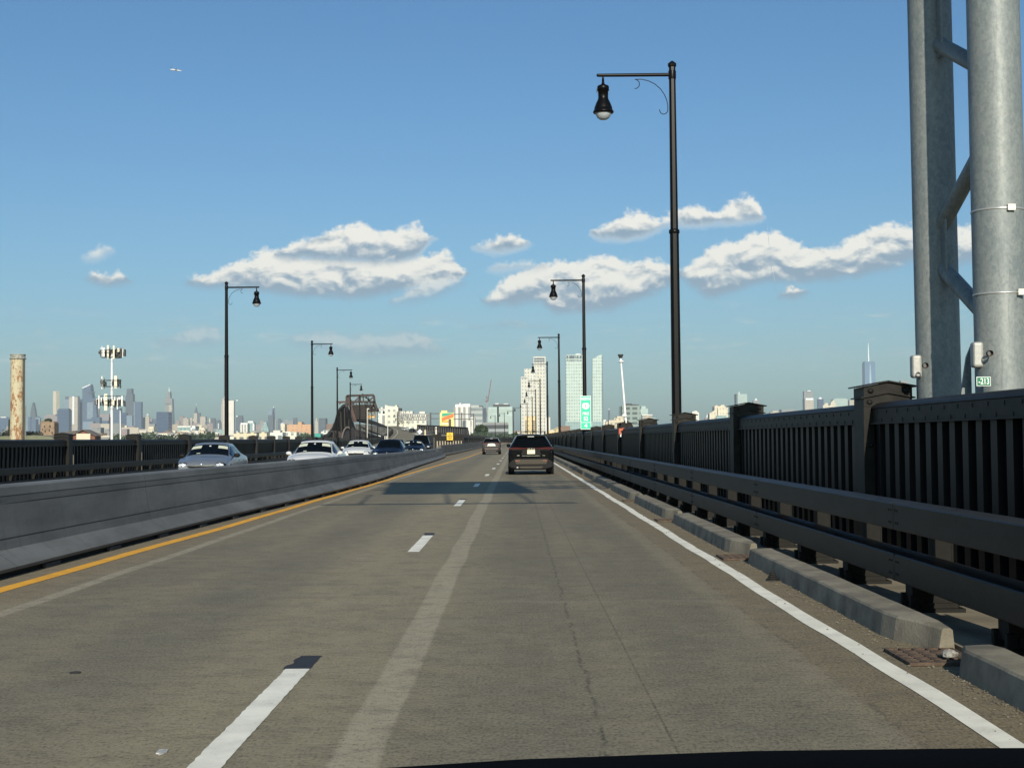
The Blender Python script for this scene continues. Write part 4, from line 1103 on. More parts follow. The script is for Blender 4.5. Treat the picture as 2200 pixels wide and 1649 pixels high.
def rear_suv(name, label, paint_m, bump_m, loc, rz, W=1.84, H=1.68, small=False):
    root = empty(name, loc, rz, label, 'car')
    hw = W/2; dh = H-1.68
    st = [(-2.34,.44,hw*.93,.80,.72,.93),(-2.30,.30,hw*.97,.99,.78,1.05),(-2.20,.27,hw*.99,1.05,.735,1.13),(-1.86,.25,hw,1.06,.60,1.535+dh),(-1.2,.25,hw,1.06,.60,1.595+dh),(0,.25,hw,1.04,.60,1.60+dh),(.55,.25,hw,1.02,.62,1.55+dh),(1.35,.25,hw,1.0,.75,1.10),(1.9,.28,hw*.98,.95,.73,1.0),(2.25,.32,hw*.93,.8,.68,.86),(2.34,.45,hw*.84,.7,.6,.72)]
    sh = Shell(st); body = sh.body().build('body', paint_m, root)
    mb = MB(); sh.patch(mb, 2.10, 2.86, 5.06, 8, off=.007, nu=8, nv=8, both=True); mb.build('rear_window', M_GLASS, root, fix=False)
    mb = MB(); sh.patch(mb, 6.1, 6.92, 5.12, 8, off=.006, both=True); mb.build('windscreen', M_GLASS, root, fix=False)
    for p, q in ((3.15, 3.9), (4.0, 4.95), (5.05, 6.6)):
        for sg_i in (1, -1):
            mb = MB(); sh.patch(mb, p, q, 4.10, 4.9, off=.006); mb.v = [(sg_i*v_[0], v_[1], v_[2]) for v_ in mb.v]; mb.build('side_window', M_GLASS, root, fix=False)
    # spoiler with the high brake light
    mb = MB().prism([(-.56, 1.515+dh), (.56, 1.515+dh), (.585, 1.56+dh), (.3, 1.60+dh), (-.3, 1.60+dh), (-.585, 1.56+dh)], -2.02, -1.74)
    sp = mb.build('spoiler', paint_m, root); be = sp.modifiers.new('b', 'BEVEL'); be.width = .012; be.segments = 2
    MB().box(-.13, .13, -2.03, -2.021, 1.522+dh, 1.542+dh).build('brake_light', mat('brake_lamp_white', (.8,.8,.78), .2), sp)
    if not small:
        for sg in (1, -1):
            mb = MB(); pts = [(sg*.585, -1.55, 1.60+dh), (sg*.59, -1.45, 1.70+dh), (sg*.60, -.6, 1.72+dh), (sg*.59, .35, 1.69+dh), (sg*.585, .48, 1.58+dh)]; mb.path(pts, .018, 6)
            mb.build('roof_rail', M_TRIM, root)
        MB().bar((-.62, -1.2, 1.735+dh), (.62, -1.2, 1.735+dh), .07, .035).build('cross_bar', M_TRIM, root)
        MB().bar((-.62, -.1, 1.74+dh), (.62, -.1, 1.74+dh), .07, .035).build('cross_bar', M_TRIM, root)
    MB().prism([(-1.55, 1.62+dh), (-1.35, 1.62+dh), (-1.52, 1.70+dh)], -.012, .012, 'x').build('antenna_fin', M_TRIM, root)
    # tail light bar following the width
    mb = MB().prism([(-.83, 1.015), (-.80, 1.09), (-.70, 1.10), (-.2, 1.072), (0, 1.066), (.2, 1.072), (.70, 1.10), (.80, 1.09), (.83, 1.015), (.2, 1.04), (0, 1.042), (-.2, 1.04)], -2.345, -2.24)
    tb = mb.build('tail_light', M_REDL, root)
    for sg in (1, -1):
        mb = MB(); pts = [(sg*.62, 1.03), (sg*.86, 1.0), (sg*.90, 1.04), (sg*.84, 1.10), (sg*.66, 1.10)]
        mb.prism(pts, -2.35, -2.02); mb.build('tail_light', mat('tail_red_bright', (.05, .004, .006), .15, spec=.4), root)
    # tailgate panel, plate recess and plate
    pn = MB().prism([(-.73,.62),(.73,.62),(.80,.86),(.77,1.012),(-.77,1.012),(-.80,.86)], -2.372, -2.28).build('tailgate', paint_m, root)
    be = pn.modifiers.new('b', 'BEVEL'); be.width = .02; be.segments = 3
    MB().prism([(-.40,.80),(.40,.80),(.34,1.01),(-.34,1.01)], -2.376, -2.3721).build('plate_recess', M_TRIM, pn)
    MB().box(-.155, .155, -2.392, -2.377, .835, .995).build('licence_plate', M_PLATE, pn)
    MB().box(-.14, -.04, -2.384, -2.377, 1.03, 1.055).box(-.01, .05, -2.384, -2.377, 1.03, 1.06).box(.08, .15, -2.384, -2.377, 1.03, 1.055).build('badge', M_CHROME, pn)
    MB().box(-.56, -.47, -2.384, -2.377, .765, .79).box(.45, .56, -2.384, -2.377, .767, .78).build('badge', M_CHROME, pn)
    MB().prism([(-.36,.755),(.36,.755),(.34,.768),(-.34,.768)], -2.388, -2.377).build('trim_strip', M_CHROME, pn)
    # bumper
    bp = MB().prism([(-.86,.30),(-.60,.235),(.60,.235),(.86,.30),(.88,.50),(.66,.655),(-.66,.655),(-.88,.50)], -2.40, -2.20).build('bumper', M_TRIM, root)
    be = bp.modifiers.new('b', 'BEVEL'); be.width = .03; be.segments = 3
    MB().prism([(-.60,.43),(.60,.43),(.66,.60),(.60,.615),(-.60,.615),(-.66,.60)], -2.43, -2.395).build('bumper_skirt', bump_m, bp)
    for sg in (1, -1): MB().box(min(sg*.46, sg*.63), max(sg*.46, sg*.63), -2.44, -2.4301, .545, .59).build('reflector', M_REFL, bp)
    MB().prism([(-.42,.26),(.42,.26),(.48,.34),(-.48,.34)], -2.42, -2.395).build('diffuser', bump_m, bp)
    MB().tube((-.55, -2.42, .30), (-.55, -2.2, .30), .035, n=10).build('exhaust', M_RIM, bp)
    for sg in (1, -1):
        mb = MB(); mb.sphere((sg*(hw+.0), .95, 1.16), .095, 12, .95, .55, .85); mb.bar((sg*(hw-.14), .95, 1.08), (sg*(hw+.0), .95, 1.11), .07, .04); mb.build('mirror', paint_m, root)
    wheels(root, -1.42, 1.42, hw, .36, .245)
    MB().box(-.7, .7, -1.9, 1.9, .20, .26).build('underbody', M_TRIM, root)
    return root
a = at(1141.5, 1019, 56.0)
rear_suv('black_suv', 'black sport utility car ahead with roof bars and cream licence plate', P_BLK, mat('bumper_grey', (.062, .055, .042), .6, spec=.2), (a.x, 56.0+2.4, 0), 0)
P_BRN = carpaint('bronze_paint', (.035, .027, .027), .3, .3)
s2 = rear_suv('small_suv', 'bronze compact sport utility car farther ahead in the left lane', P_BRN, mat('bumper_bronze', (.07, .06, .055), .45, metal=.2), (at(1056, 977, 130).x, 132.4, 0), 0, W=1.72, H=1.62, small=True)
MB().prism([(-.42,.78),(.42,.78),(.30,1.02),(-.30,1.02)], -2.40, -2.377).build('tailgate_glare', mat('painted_glare', (.70, .70, .70), .25, metal=.5), s2)  # bright plate paints the glare on the tailgate
# small cars far up the other road
def tiny(name, label, m_, px, py, Y, rz=0.0, kind='sedan'):
    p = at(px, py, Y); front_car(name, label, m_, (p.x, Y, z_left(Y)-.08), rz, kind=kind, visors=False, grille='wide')['group'] = 'small distant cars on the climbing road'
tiny('distant_car', 'small distant white car between the white diamond sign and the pillar', P_WHT, 924, 932, 478)
tiny('distant_car', 'small distant white car right of the pale pillar', P_WHT, 943, 937, 440)
tiny('distant_car', 'tiny white car high on the climbing road', P_WHT, 869, 923, 590, R(200))
tiny('distant_car', 'tiny dark van at the crest by the dark wall', P_BLK, 886, 925, 560, R(200), 'suv')

# ------------------------------------------------------------------ things along the climbing road
def wpoly(mb, pts, th=.4):
    """pts (px,py,Y) -> thick plate"""
    a = [at(*p) for p in pts]; n = len(a)
    mb.add([tuple(p) for p in a]+[(p.x, p.y+th, p.z) for p in a], [tuple(range(n)), tuple(range(2*n-1, n-1, -1))]+[(i, n+i, n+(i+1) % n, (i+1) % n) for i in range(n)])
    return mb
def barpx(mb, a, b, w_): mb.bar(at(*a), at(*b), w_, w_); return mb
M_WCONC = mat('white_concrete', (.66, .64, .57), .8, var=.15, scale=.3)
wb = wpoly(MB(), [(889,931,545),(895,930,540),(921,940,488),(921,943,488),(905,940,505)], .5).build('divider_barrier', M_WCONC); tag(wb, 'white concrete divider barrier by the diamond sign up the road', 'barrier')
ds = empty('diamond_sign', at(902, 927, 520), 0, 'white diamond shaped sign on the divider up the climbing road', 'road sign')
p = MB().prism([(-.95,0),(0,-.95),(.95,0),(0,.95)], -.03, .03).build('panel', M_SIGNW, ds); MB().box(-.06, .06, .031, .12, -2.6, .5).build('pole', M_STEEL, ds)
pl = empty('pale_pillar', at(937, 936, 455), 0, 'pale banded pillar beside the climbing road', 'pillar')
MB().box(-.25, .25, -.25, .25, 0, 2.0).build('shaft', M_WCONC, pl); MB().box(-.22, .22, -.22, .22, 2.0, 2.35).build('band', mat('band_tan', (.45, .30, .15), .7), pl); MB().sphere((0,0,2.65), .33, 10).build('cap', M_WCONC, pl)
MB().box(-.4, .4, -.4, .4, -2, .4).build('base', M_WCONC, pl)
bd = MB().box(-.25, .25, -.2, .2, -1.2, 1.0).build('drum', mat('cream_post', (.62, .52, .35), .7)); bd.location = at(913.5, 929, 500); tag(bd, 'short cream traffic drum left of the white car up the road', 'traffic drum')
# dark elevated ramp wall
rw = empty('elevated_ramp', at(950, 930, 530), 0, 'dark steel side of an elevated ramp left of the striped towers', 'ramp'); o_ = rw.location
def rel(mb): mb.v = [(x-o_.x, y-o_.y, z-o_.z) for x, y, z in mb.v]; return mb
rel(wpoly(MB(), [(896,913,545),(930,914,540),(970,917,530),(1004,919,520),(1007,932,520),(1003,940,520),(960,935,530),(925,928,540),(896,924,545)], 8.0)).build('girder', mat('ramp_dark', (.035, .034, .034), .7, var=.5, scale=.4), rw)
mb = MB()
for i in range(22): px = 899+4.9*i; barpx(mb, (px, 914.5+i*.22, 519.5+25*(1-i/22)), (px, 924+i*.55, 519.5+25*(1-i/22)), .22)
rel(mb).build('stiffeners', mat('ramp_rib', (.09, .085, .08), .7), rw)
rel(barpx(barpx(MB(), (896,912.6,544.5),(960,915.6,530), .3), (960,915.6,530), (1005,918.6,519.5), .3)).build('parapet', M_RAIL, rw)
# left fence of the climbing road seen as a grey band, and the old truss bridge
M_TRUSS = mat('old_brown_steel', (.045, .034, .029), .75, var=.45, scale=.25)
M_TRUSSR = mat('red_brown_steel', (.075, .038, .032), .7, var=.3, scale=.5)
M_TRUSSD = mat('truss_thin_steel', (.045, .034, .030), .85, var=.4, scale=.3)  # brown steel of the thin truss members and posts
tb = empty('truss_bridge', at(780, 945, 640), 0, 'old brown steel truss bridge with a curved top chord and trapezoid portal', 'bridge'); o_ = tb.location
# rear web plate and curved chord
rel(wpoly(MB(), [(747,870,655),(739,872,660),(731,881,668),(726,893,676),(722,908,684),(716,922,692),(706,934,700),(694,941,710),(735,952,690),(735,945,690),(738,925,690),(745,918,690),(757,921,680),(765,945,670),(772,945,660),(757,905,650)], .8)).build('side_web', M_TRUSS, tb)
mb = MB(); pts = [(760,864,650),(746,868,655),(738,871.5,660),(730,880,668),(725,892,676),(721,907,684),(715,921,692),(705,933,700),(690,940,712),(672,945,730),(650,948,760)]
for a, b in zip(pts, pts[1:]): barpx(mb, a, b, 1.1)
pts2 = [(x-1.5, y+5, Y) for x, y, Y in pts[6:]]
for a, b in zip(pts2, pts2[1:]): barpx(mb, a, b, .6)
rel(mb).build('top_chord', mat('chord_steel', (.05, .047, .043), .7), tb)
mb = MB()
for (x0, y0), (x1, y1) in (((732,884),(734,946)),((740,876),(741,917)),((748,872),(750,919)),((755,875),(757,921)),((724,903),(726,944)),((716,925),(717,947))): barpx(mb, (x0, y0, 652), (x1, y1, 652), .35)
rel(mb).build('verticals', M_TRUSSD, tb)
# arch opening under the web
mb = MB(); pts = [(at(746,945,650)-o_)]
ar = [(735+24*(1-math.cos(t))/2*1.0, 946-29*math.sin(t), 651) for t in [math.pi*i/12 for i in range(13)]]
for a, b in zip(ar, ar[1:]): barpx(mb, a, b, .7)
rel(mb).build('arch_rim', mat('arch_steel', (.12, .10, .09), .8), tb)
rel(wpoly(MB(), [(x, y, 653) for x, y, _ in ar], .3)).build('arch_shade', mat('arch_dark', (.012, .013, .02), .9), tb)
# portal frame: trapezoid, front
def portal(Y, dx, dy, name, bars, wdt):
    mb = MB()
    for (a, b) in bars: barpx(mb, (a[0]+dx, a[1]+dy, Y), (b[0]+dx, b[1]+dy, Y), wdt)
    return rel(mb).build(name, M_TRUSS, tb)
portal(640, 0, 0, 'portal_frame', [((745,850),(803,848.5)),((745,850),(744.5,874)),((747,850),(760,905)),((803,849),(805,865)),((804,862),(812,884)),((750,863),(803,863))], 1.0)
portal(640, 0, 0, 'portal_bracing', [((748,852),(756,862)),((762,862),(772,852)),((768,862),(775,852)),((780,851),(781,862)),((774,852),(774,862)),((786,852),(794,862)),((792,862),(801,853)),((784,853),(790,856)),((779,845),(779.5,852))], .55)
rel(barpx(MB(), (748,853,639),(764,906,639), 1.3)).build('front_leg', M_TRUSSR, tb)
rel(wpoly(MB(), [(751,869,641),(805,868,641),(811,884,641),(790,884,641),(790,899,641),(762,899,641)], .5)).build('bracing_plate', M_TRUSS, tb)
mb = MB()
for i in range(6): barpx(mb, (754+i*2, 872+i*4.4, 640.4), (806 if i < 3 else 789, 872+i*4.4, 640.4), .22)
for i in range(9): barpx(mb, (753+6*i, 865, 640.4), (754+6*i, 869, 640.4), .3)
rel(mb).build('lattice', M_TRUSSD, tb)
rel(barpx(barpx(MB(), (727,863.5,690),(746,863,690), .9), (729,868,690), (734,863,690), .5)).build('rear_portal', M_TRUSSR, tb)
# deck, railing, under-structure
rel(wpoly(MB(), [(762,899,642),(790,899,642),(812,907,638),(824,912,634),(845,921,620),(845,924,620),(800,912,640),(764,905,645)], .6)).build('roadway_edge', mat('deck_dark', (.018,.018,.02), .8), tb)
rel(wpoly(MB(), [(762,910,630),(800,913,628),(845,922,615),(842,938,615),(838,941,615),(800,931,626),(765,922,630)], .5)).build('deck_railing', mat('deck_grey', (.115, .118, .108), .7, var=.35, scale=.5), tb)
mb = MB()
for i in range(16): t = i/15; barpx(mb, (765+76*t, 911+11*t, 628-12*t), (765+75*t, 922+15*t, 628-12*t), .16)
rel(mb).build('railing_posts', M_TRUSSD, tb)
rel(wpoly(MB(), [(757,918,646),(764,921,646),(800,932,640),(835,943,632),(835,952,632),(700,952,646),(735,949,646)], .6)).build('under_frame', mat('under_dark', (.022, .018, .02), .9, var=.5, scale=.4), tb)
mb = MB()
for i in range(9): x = 765+9*i; barpx(mb, (x, 923+2.6*i*.9, 631), (x-2, 950, 631), .3); barpx(mb, (x, 924+2.4*i, 631), (x+8, 950, 631), .22)
rel(mb).build('bents', M_TRUSS, tb)
barpx_ = None
mb = MB(); mb.add([tuple(at(700,946,600)), tuple(at(842,946,600)), tuple(at(842,958,600)), tuple(at(700,958,600)), *[tuple(at(px, py, 604)) for px, py in ((700,946),(842,946),(842,958),(700,958))]], [(0,1,2,3),(7,6,5,4),(0,4,5,1)])
rel(mb).build('abutment', mat('abutment_brown', (.07, .055, .045), .85, var=.4, scale=.2), tb)
pf_ = at(821, 900, 600)
# thin white poles
for i, (px, y0, y1, Y, wdt, lb) in enumerate(((789, 877, 926, 560, .30, 'thin pale pole with a short arm in front of the truss bridge'), (833, 900, 944, 420, .26, 'thin white pole at the right end of the truss bridge'), (827, 936, 948, 300, .22, 'short white post just above the navy car'), (830.5, 936, 948, 300, .22, 'second short white post just above the navy car'),
        (1012, 915, 944, 900, .5, 'thin pale pole right of the striped towers'))):
    mb = MB(); a = at(px, y0, Y); b = at(px, y1+14, Y); mb.tube(b, a, wdt*.5, n=8)
    if i == 0: q = at(793, y0+.8, Y); mb.bar(at(px, y0+.8, Y), q, .35, .4)
    tag(mb.build('pole', M_WCONC), lb, 'pole')
# orange and beige overhead sign under the portal
og = empty('overhead_sign', at(800, 895, 600), 0, 'orange overhead sign board under the truss portal', 'road sign'); o_ = og.location
rel(wpoly(MB(), [(790,892,600),(806,892,600),(806,898,600),(790,898,600)], .3)).build('panel', mat('orange_board', (.33, .16, .015), .6), og)
rel(wpoly(MB(), [(796,894.7,599.8),(804.5,894.7,599.8),(804.5,897,599.8),(796,897,599.8)], .1)).build('pale_band', mat('pale_band', (.75, .6, .35), .6), og)
mb = MB(); 
for a, b in (((791,885),(806,885)),((791,892),(796,885)),((796,885),(801,892)),((801,892),(806,885)),((806,885),(806,898)),((790.5,885),(790.5,930))): barpx(mb, (*a, 600.2), (*b, 600.2), .35)
rel(mb).build('frame', mat('frame_olive', (.16, .14, .09), .7), og)
# white highway sign trusses
sg_ = empty('sign_truss', at(900, 900, 620), 0, 'long pale overhead sign truss crossing the road beyond the crest', 'gantry'); o_ = sg_.location
mb = MB()
for y in (889.5, 902): barpx(mb, (853, y, 620), (924, y, 620), .45)
for i in range(14): x = 855+4.9*i; barpx(mb, (x, 902, 620), (x+2.5, 890, 620), .3); barpx(mb, (x+2.5, 890, 620), (x+4.9, 902, 620), .3)
rel(mb).build('truss', mat('truss_grey', (.22, .23, .22), .6), sg_)
mb = MB(); barpx(mb, (925,886,620),(925,913,620), .7); barpx(mb, (945,888,622),(925,888,620), .3); barpx(mb, (854,888,620),(854,916,620), .6); barpx(mb, (925,899,620),(945,899,620), .3); rel(mb).build('column', mat('truss_dark', (.06, .065, .065), .6), sg_)
g2 = empty('sign_truss', at(990, 895, 560), 0, 'dark thin overhead truss in front of the white striped tower', 'gantry'); o_ = g2.location
mb = MB()
for y in (889.5, 900): barpx(mb, (974, y, 560), (1018, y, 560), .32)
barpx(mb, (992, 886, 560), (992, 925, 560), .5); barpx(mb, (1017.5, 888, 560), (1017.5, 930, 560), .4); barpx(mb, (966.5, 900, 560), (966.5, 932, 560), 1.0)
rel(mb).build('truss', mat('truss_dark', (.06,.065,.065), .6), g2)
# ------------------------------------------------------------------ skyline
GZ = -8.0
F = {}
def fac(key):
    if key in F: return F[key]
    T = {  # wall, glass, floor, bay, fz, fx, glass roughness, strength
     'blue':   ((.075,.12,.19), (.04,.075,.13), 16, 9, .5, .7, .25, .8),
     'dblue':  ((.035,.07,.14), (.022,.048,.10), 14, 9, .5, .8, .25, .8),
     'slate':  ((.085,.11,.135), (.045,.065,.09), 14, 8, .5, .7, .3, .8),
     'pblue':  ((.20,.27,.33), (.12,.18,.24), 14, 9, .5, .7, .3, .8),
     'grey':   ((.26,.27,.26), (.13,.15,.16), 13, 8, .5, .6, .4, .8),
     'beige':  ((.50,.45,.36), (.22,.21,.19), 13, 8, .5, .55, .4, .8),
     'cream':  ((.72,.65,.48), (.34,.32,.27), 12, 7, .5, .5, .4, .8),
     'mauve':  ((.30,.25,.24), (.17,.16,.17), 12, 8, .5, .55, .5, .8),
     'brown':  ((.24,.16,.12), (.12,.09,.08), 10, 6, .5, .5, .5, .8),
     'white':  ((.68,.66,.59), (.60,.58,.53), 14, 9, .3, .3, .5, .4),
     'orange': ((.60,.36,.21), (.34,.24,.16), 6.0, 7.5, .55, .38, .5, .9),
     'cream2': ((.68,.62,.44), (.10,.11,.11), 4.4, 4.6, .50, .58, .3, 1),
     'white2': ((.70,.71,.66), (.12,.16,.17), 4.6, 4.4, .52, .56, .3, 1),
     'white3': ((.76,.73,.60), (.20,.23,.23), 3.9, 3.6, .45, .5, .3, .9),
     'strip':  ((.74,.73,.66), (.16,.17,.17), 80, 5.4, 1.2, .48, .4, .9),
     'banded': ((.42,.45,.43), (.12,.15,.16), 7.0, 400, .5, 1.2, .3, .9),
     'garage': ((.30,.33,.34), (.018,.025,.03), 5.4, 800, .58, 1.2, .5, 1),
     'pgreen': ((.40,.50,.46), (.30,.40,.38), 9.0, 30, .3, .9, .25, .8),
     'jc1':    ((.68,.655,.56), (.27,.30,.29), 11.0, 9.0, .5, .5, .25, 1),
     'jc2':    ((.56,.66,.58), (.24,.34,.33), 10.5, 8.0, .55, .55, .22, 1),
     'jc2d':   ((.14,.20,.22), (.08,.12,.14), 7.0, 6.2, .55, .60, .22, 1),
     'teal':   ((.30,.42,.40), (.14,.22,.23), 8, 8, .5, .6, .3, .9),
     'green':  ((.06,.36,.30), (.03,.20,.17), 5, 5, .4, .5, .4, .9),
     'yell':   ((.74,.60,.34), (.34,.27,.16), 6, 6, .45, .5, .5, .9),
     'dk':     ((.05,.06,.065), (.02,.03,.035), 5, 5, .5, .6, .3, .9),
     'balc':   ((.27,.34,.31), (.05,.075,.075), 6.0, 9, .55, .7, .25, 1),
     'stucco': ((.62,.56,.42), (.20,.18,.15), 4.5, 4.5, .45, .45, .4, .9),
    }[key]
    F[key] = facade('facade_'+key, T[0], T[1], T[2], T[3], T[4], T[5], grough=T[6], soft=T[7])
    return F[key]
M_ROOFW = mat('roof_white', (.76,.76,.72), .7, var=.1, scale=.05); M_ROOFD = mat('roof_dark', (.07,.075,.08), .7)
M_SPIRE = mat('spire_pale', (.80,.84,.84), .4, metal=.2)
class B_:
    """one building; px measured on the photograph, real distance Y"""
    def __init__(s, px0, px1, py, Y, key, label, rot=0.0, depth=None, name='tower', cat='tower', group='skyline towers', poly=None):
        a = at(px0, py, Y); b = at(px1, py, Y); s.Y = Y; s.cx = (a.x+b.x)/2; s.key = key
        W = b.x-a.x; r = R(abs(rot)); s.h = (a.z+b.z)/2-GZ
        if rot: w_ = W/(math.cos(r)+math.sin(r)); d = w_
        else: w_ = W; d = depth if depth else max(6, min(W*.8, 60))
        s.w = w_; s.d = d; s.rot = rot
        mb = MB()
        if poly:   # outline in px: [(px,py)...] closed down to the ground
            q = [(at(x, y, Y).x-s.cx, at(x, y, Y).z-GZ) for x, y in poly]
            q = [(q[0][0], 0)] + q + [(q[-1][0], 0)]
            mb.prism(q, -d/2, d/2)
        else: mb.box(-w_/2, w_/2, -d/2, d/2, 0, s.h)
        s.o = mb.build(name, fac(key) if isinstance(key, str) else key)
        s.o.location = (s.cx, Y+d/2, GZ); s.o.rotation_euler = (0, 0, R(rot))
        tag(s.o, label, cat, group)
    def add(s, px0, px1, py0, py1, name, m, dy=None, depth=None, poly=None):
        """extra volume: px span, py0 bottom, py1 top, as a part"""
        a = at(px0, py0, s.Y); b = at(px1, py1, s.Y); d = depth or s.d*.8
        y0 = -s.d/2 + (dy if dy is not None else s.d*.1)
        mb = MB()
        if poly:
            q = [(at(x, y, s.Y).x-s.cx, at(x, y, s.Y).z-GZ) for x, y in poly]; mb.prism(q, y0, y0+d)
        else: mb.box(a.x-s.cx, b.x-s.cx, y0, y0+d, a.z-GZ, b.z-GZ)
        o = mb.build(name, fac(m) if isinstance(m, str) and m in FK else m); o.parent = s.o; return s
    def mast(s, px, py0, py1, r0, r1=.4, name='mast', m=None):
        a = at(px, py0, s.Y); b = at(px, py1, s.Y)
        o = MB().tube((a.x-s.cx, 0, a.z-GZ), (b.x-s.cx, 0, b.z-GZ), r0, r1, n=8).build(name, m or M_SPIRE); o.parent = s.o; return s
FK = {'blue','dblue','slate','pblue','grey','beige','cream','mauve','brown','white','orange','cream2','white2','white3','strip','banded','garage','pgreen','jc1','jc2','jc2d','teal','green','yell','dk','balc','stucco'}
FAR = 7600
# --- far left, across the river
B_(-14, 22, 897, 5200, 'blue', 'wide low blue block at the left edge behind the rusty chimney', depth=60).add(0, 12, 899, 895, 'roof_plant', M_ROOFW)
B_(53, 60, 895, FAR, 'pblue', 'pale blue slab just right of the rusty chimney')
B_(60, 66, 895, FAR-100, 'blue', 'narrow blue tower in front of the bullet shaped spire')
bt = B_(65, 77, 893, FAR+300, 'slate', 'bullet shaped dark glass spire right of the chimney', poly=[(65,900),(65.2,889),(66.5,878),(69,868),(70,864.2),(71.4,864.2),(72.5,869),(75,880),(77,893),(77,900)])
B_(67, 77, 900, FAR-300, 'blue', 'squat blue block at the foot of the bullet shaped spire', depth=40)
B_(76, 86, 897, FAR-200, 'pblue', 'pale blue block left of the ruined brick building').add(78, 83, 897, 894, 'roof_plant', 'blue')
B_(95, 124, 893, FAR-100, 'mauve', 'wide stepped mauve block behind the ruined brick building').add(100, 118, 893, 890, 'upper_storey', 'mauve')
B_(113, 126, 840, FAR+400, 'cream', 'very slender square cream tower, two toned', rot=-28)
B_(123, 148, 880, FAR-300, 'dblue', 'broad dark blue block below the slender cream tower').add(125, 146, 880, 877, 'upper_storey', 'blue')
B_(139.5, 150, 851, FAR+200, 'pblue', 'grey blue slab with dark top left of the cream striped tower').add(140, 149.5, 857, 851.5, 'dark_band', 'slate', dy=-1)
b = B_(148.5, 167, 852, FAR, 'beige', 'beige tower with a bright vertical glass strip'); b.add(155.5, 159.5, 911, 851, 'glass_strip', M_SPIRE, dy=-1.5); b.add(160, 166.5, 858, 850.5, 'upper_storey', 'blue')
B_(167, 176.5, 857, FAR+100, 'dblue', 'dark blue slab between the beige tower and the slant topped tower')
b = B_(176.5, 202, 835, FAR-200, 'blue', 'tall blue tower with slanted white edged top and a jutting deck', poly=[(176.7,900),(176.7,832.5),(194,825.2),(196,841),(199,857),(202,880),(203,900)])
b.add(176.5, 194.5, 833, 826, 'roof_edge', M_SPIRE, dy=-2, depth=4, poly=[(176.2,832.6),(194,825),(194.2,826.6),(184,831.5),(177,834.2)])
b.add(186, 204, 844, 841.5, 'observation_deck', 'slate', dy=-6, depth=20, poly=[(188,841.6),(204.5,841.9),(200,844),(190,844.2)])
B_(190, 207.5, 855, FAR-500, 'blue', 'blue tower in front of the slant topped tower', poly=[(190.5,900),(190.5,856),(204.5,855),(208,893),(208,900)]).add(187, 200, 900, 864, 'light_facade', 'pblue', dy=-2, depth=10)
B_(196, 214, 896, FAR-900, 'blue', 'mid blue block below the slant topped tower', depth=40)
B_(207, 213, 860, FAR+300, 'grey', 'pale sliver of a tower left of the cell mast antennas')
B_(214, 234, 889, FAR-600, 'mauve', 'dusky blue grey block behind the cell mast foot').add(218, 232, 900, 897, 'light_band', 'pblue', dy=-1)
B_(178, 200, 905, FAR-1200, 'pblue', 'low pale blue terrace under the slant topped tower', depth=40)
B_(219, 232, 903, FAR-1100, 'blue', 'low blue block left of the cell mast foot', depth=40)
B_(243, 258, 876, FAR-300, 'blue', 'blue slab right of the cell mast', depth=40)
B_(258, 272, 887, FAR-500, 'dblue', 'dark blue block with a white pole in front').add(258, 268, 890, 886, 'upper_storey', 'dblue')
B_(272, 284, 892, FAR-700, 'pblue', 'grey blue slab at the foot of the stepped dark tower')
b = B_(269.5, 288, 862, FAR, 'slate', 'tall stepped dark blue tower with a square crown', poly=[(269.5,900),(269.5,851),(272,846),(272,835),(283,834.5),(283,845),(285.5,846.5),(285.8,861),(288,862.5),(288.4,900)])
B_(287.8, 303.5, 863, FAR-200, 'blue', 'dark blue slab with a light left edge').add(287.8, 290, 935, 863, 'light_edge', 'pblue', dy=-2, depth=6)
tag(MB().tube(at(258.7, 943, 700), at(258.2, 882, 700), .35, .25, n=8).build('pole', M_WHITEP), 'slim white pole in front of the dark blue block right of the cell mast', 'pole')
B_(305.5, 312, 896, FAR, 'slate', 'small dark tower left of the domed cream tower')
b = B_(312, 320.5, 895, FAR-100, 'beige', 'cream tower with a small dome, right of the light edged slab'); b.add(313.5, 319, 895, 891.5, 'upper_storey', 'beige'); b.mast(316.2, 891.5, 888.5, 9, 3, 'dome')
B_(320, 327, 899, FAR, 'mauve', 'small brown tower right of the domed cream tower'); B_(326.5, 336, 899.5, FAR+100, 'blue', 'small grey blue tower left of the solid blue slab')
B_(319, 330, 916, 3800, 'cream', 'low white building under the small brown towers', depth=40)
b = B_(336, 362, 884.5, 6000, 'dblue', 'solid dark blue slab below the needle topped tower', depth=60)
# needle topped tower
b = B_(354, 371, 868, FAR+200, 'grey', 'grey tapering tower topped by a white needle', poly=[(353.5,900),(354.5,862),(355.2,853),(359,851),(359,841.2),(365,841.2),(365.8,855),(369.8,856.2),(370.6,875),(371.5,900)])
b.mast(361.8, 842, 831.5, 3.2, 1.2, 'needle'); b.add(354.5, 366, 868, 866.5, 'dark_band', 'slate', dy=-1.5); b.add(363, 369, 925, 870, 'light_facade', 'beige', dy=-2)
B_(368.5, 373, 880, FAR, 'slate', 'narrow dark slab against the needle topped tower')
B_(378, 386, 903, FAR, 'mauve', 'small mauve tower right of the needle topped tower')
B_(385.5, 395, 895, FAR+100, 'mauve', 'square mauve tower between the small mauve and beige ones').add(387, 393, 895, 893.5, 'roof_plant', 'brown')
B_(393.5, 405, 899, FAR-50, 'beige', 'beige tower group left of the spired stone tower').add(396, 401, 899, 896.5, 'upper_storey', 'beige')
B_(408, 413, 897, FAR, 'beige', 'pale slim tower left of the spired stone tower'); B_(411.5, 418, 900, FAR+50, 'cream', 'pale cream block touching the spired stone tower')
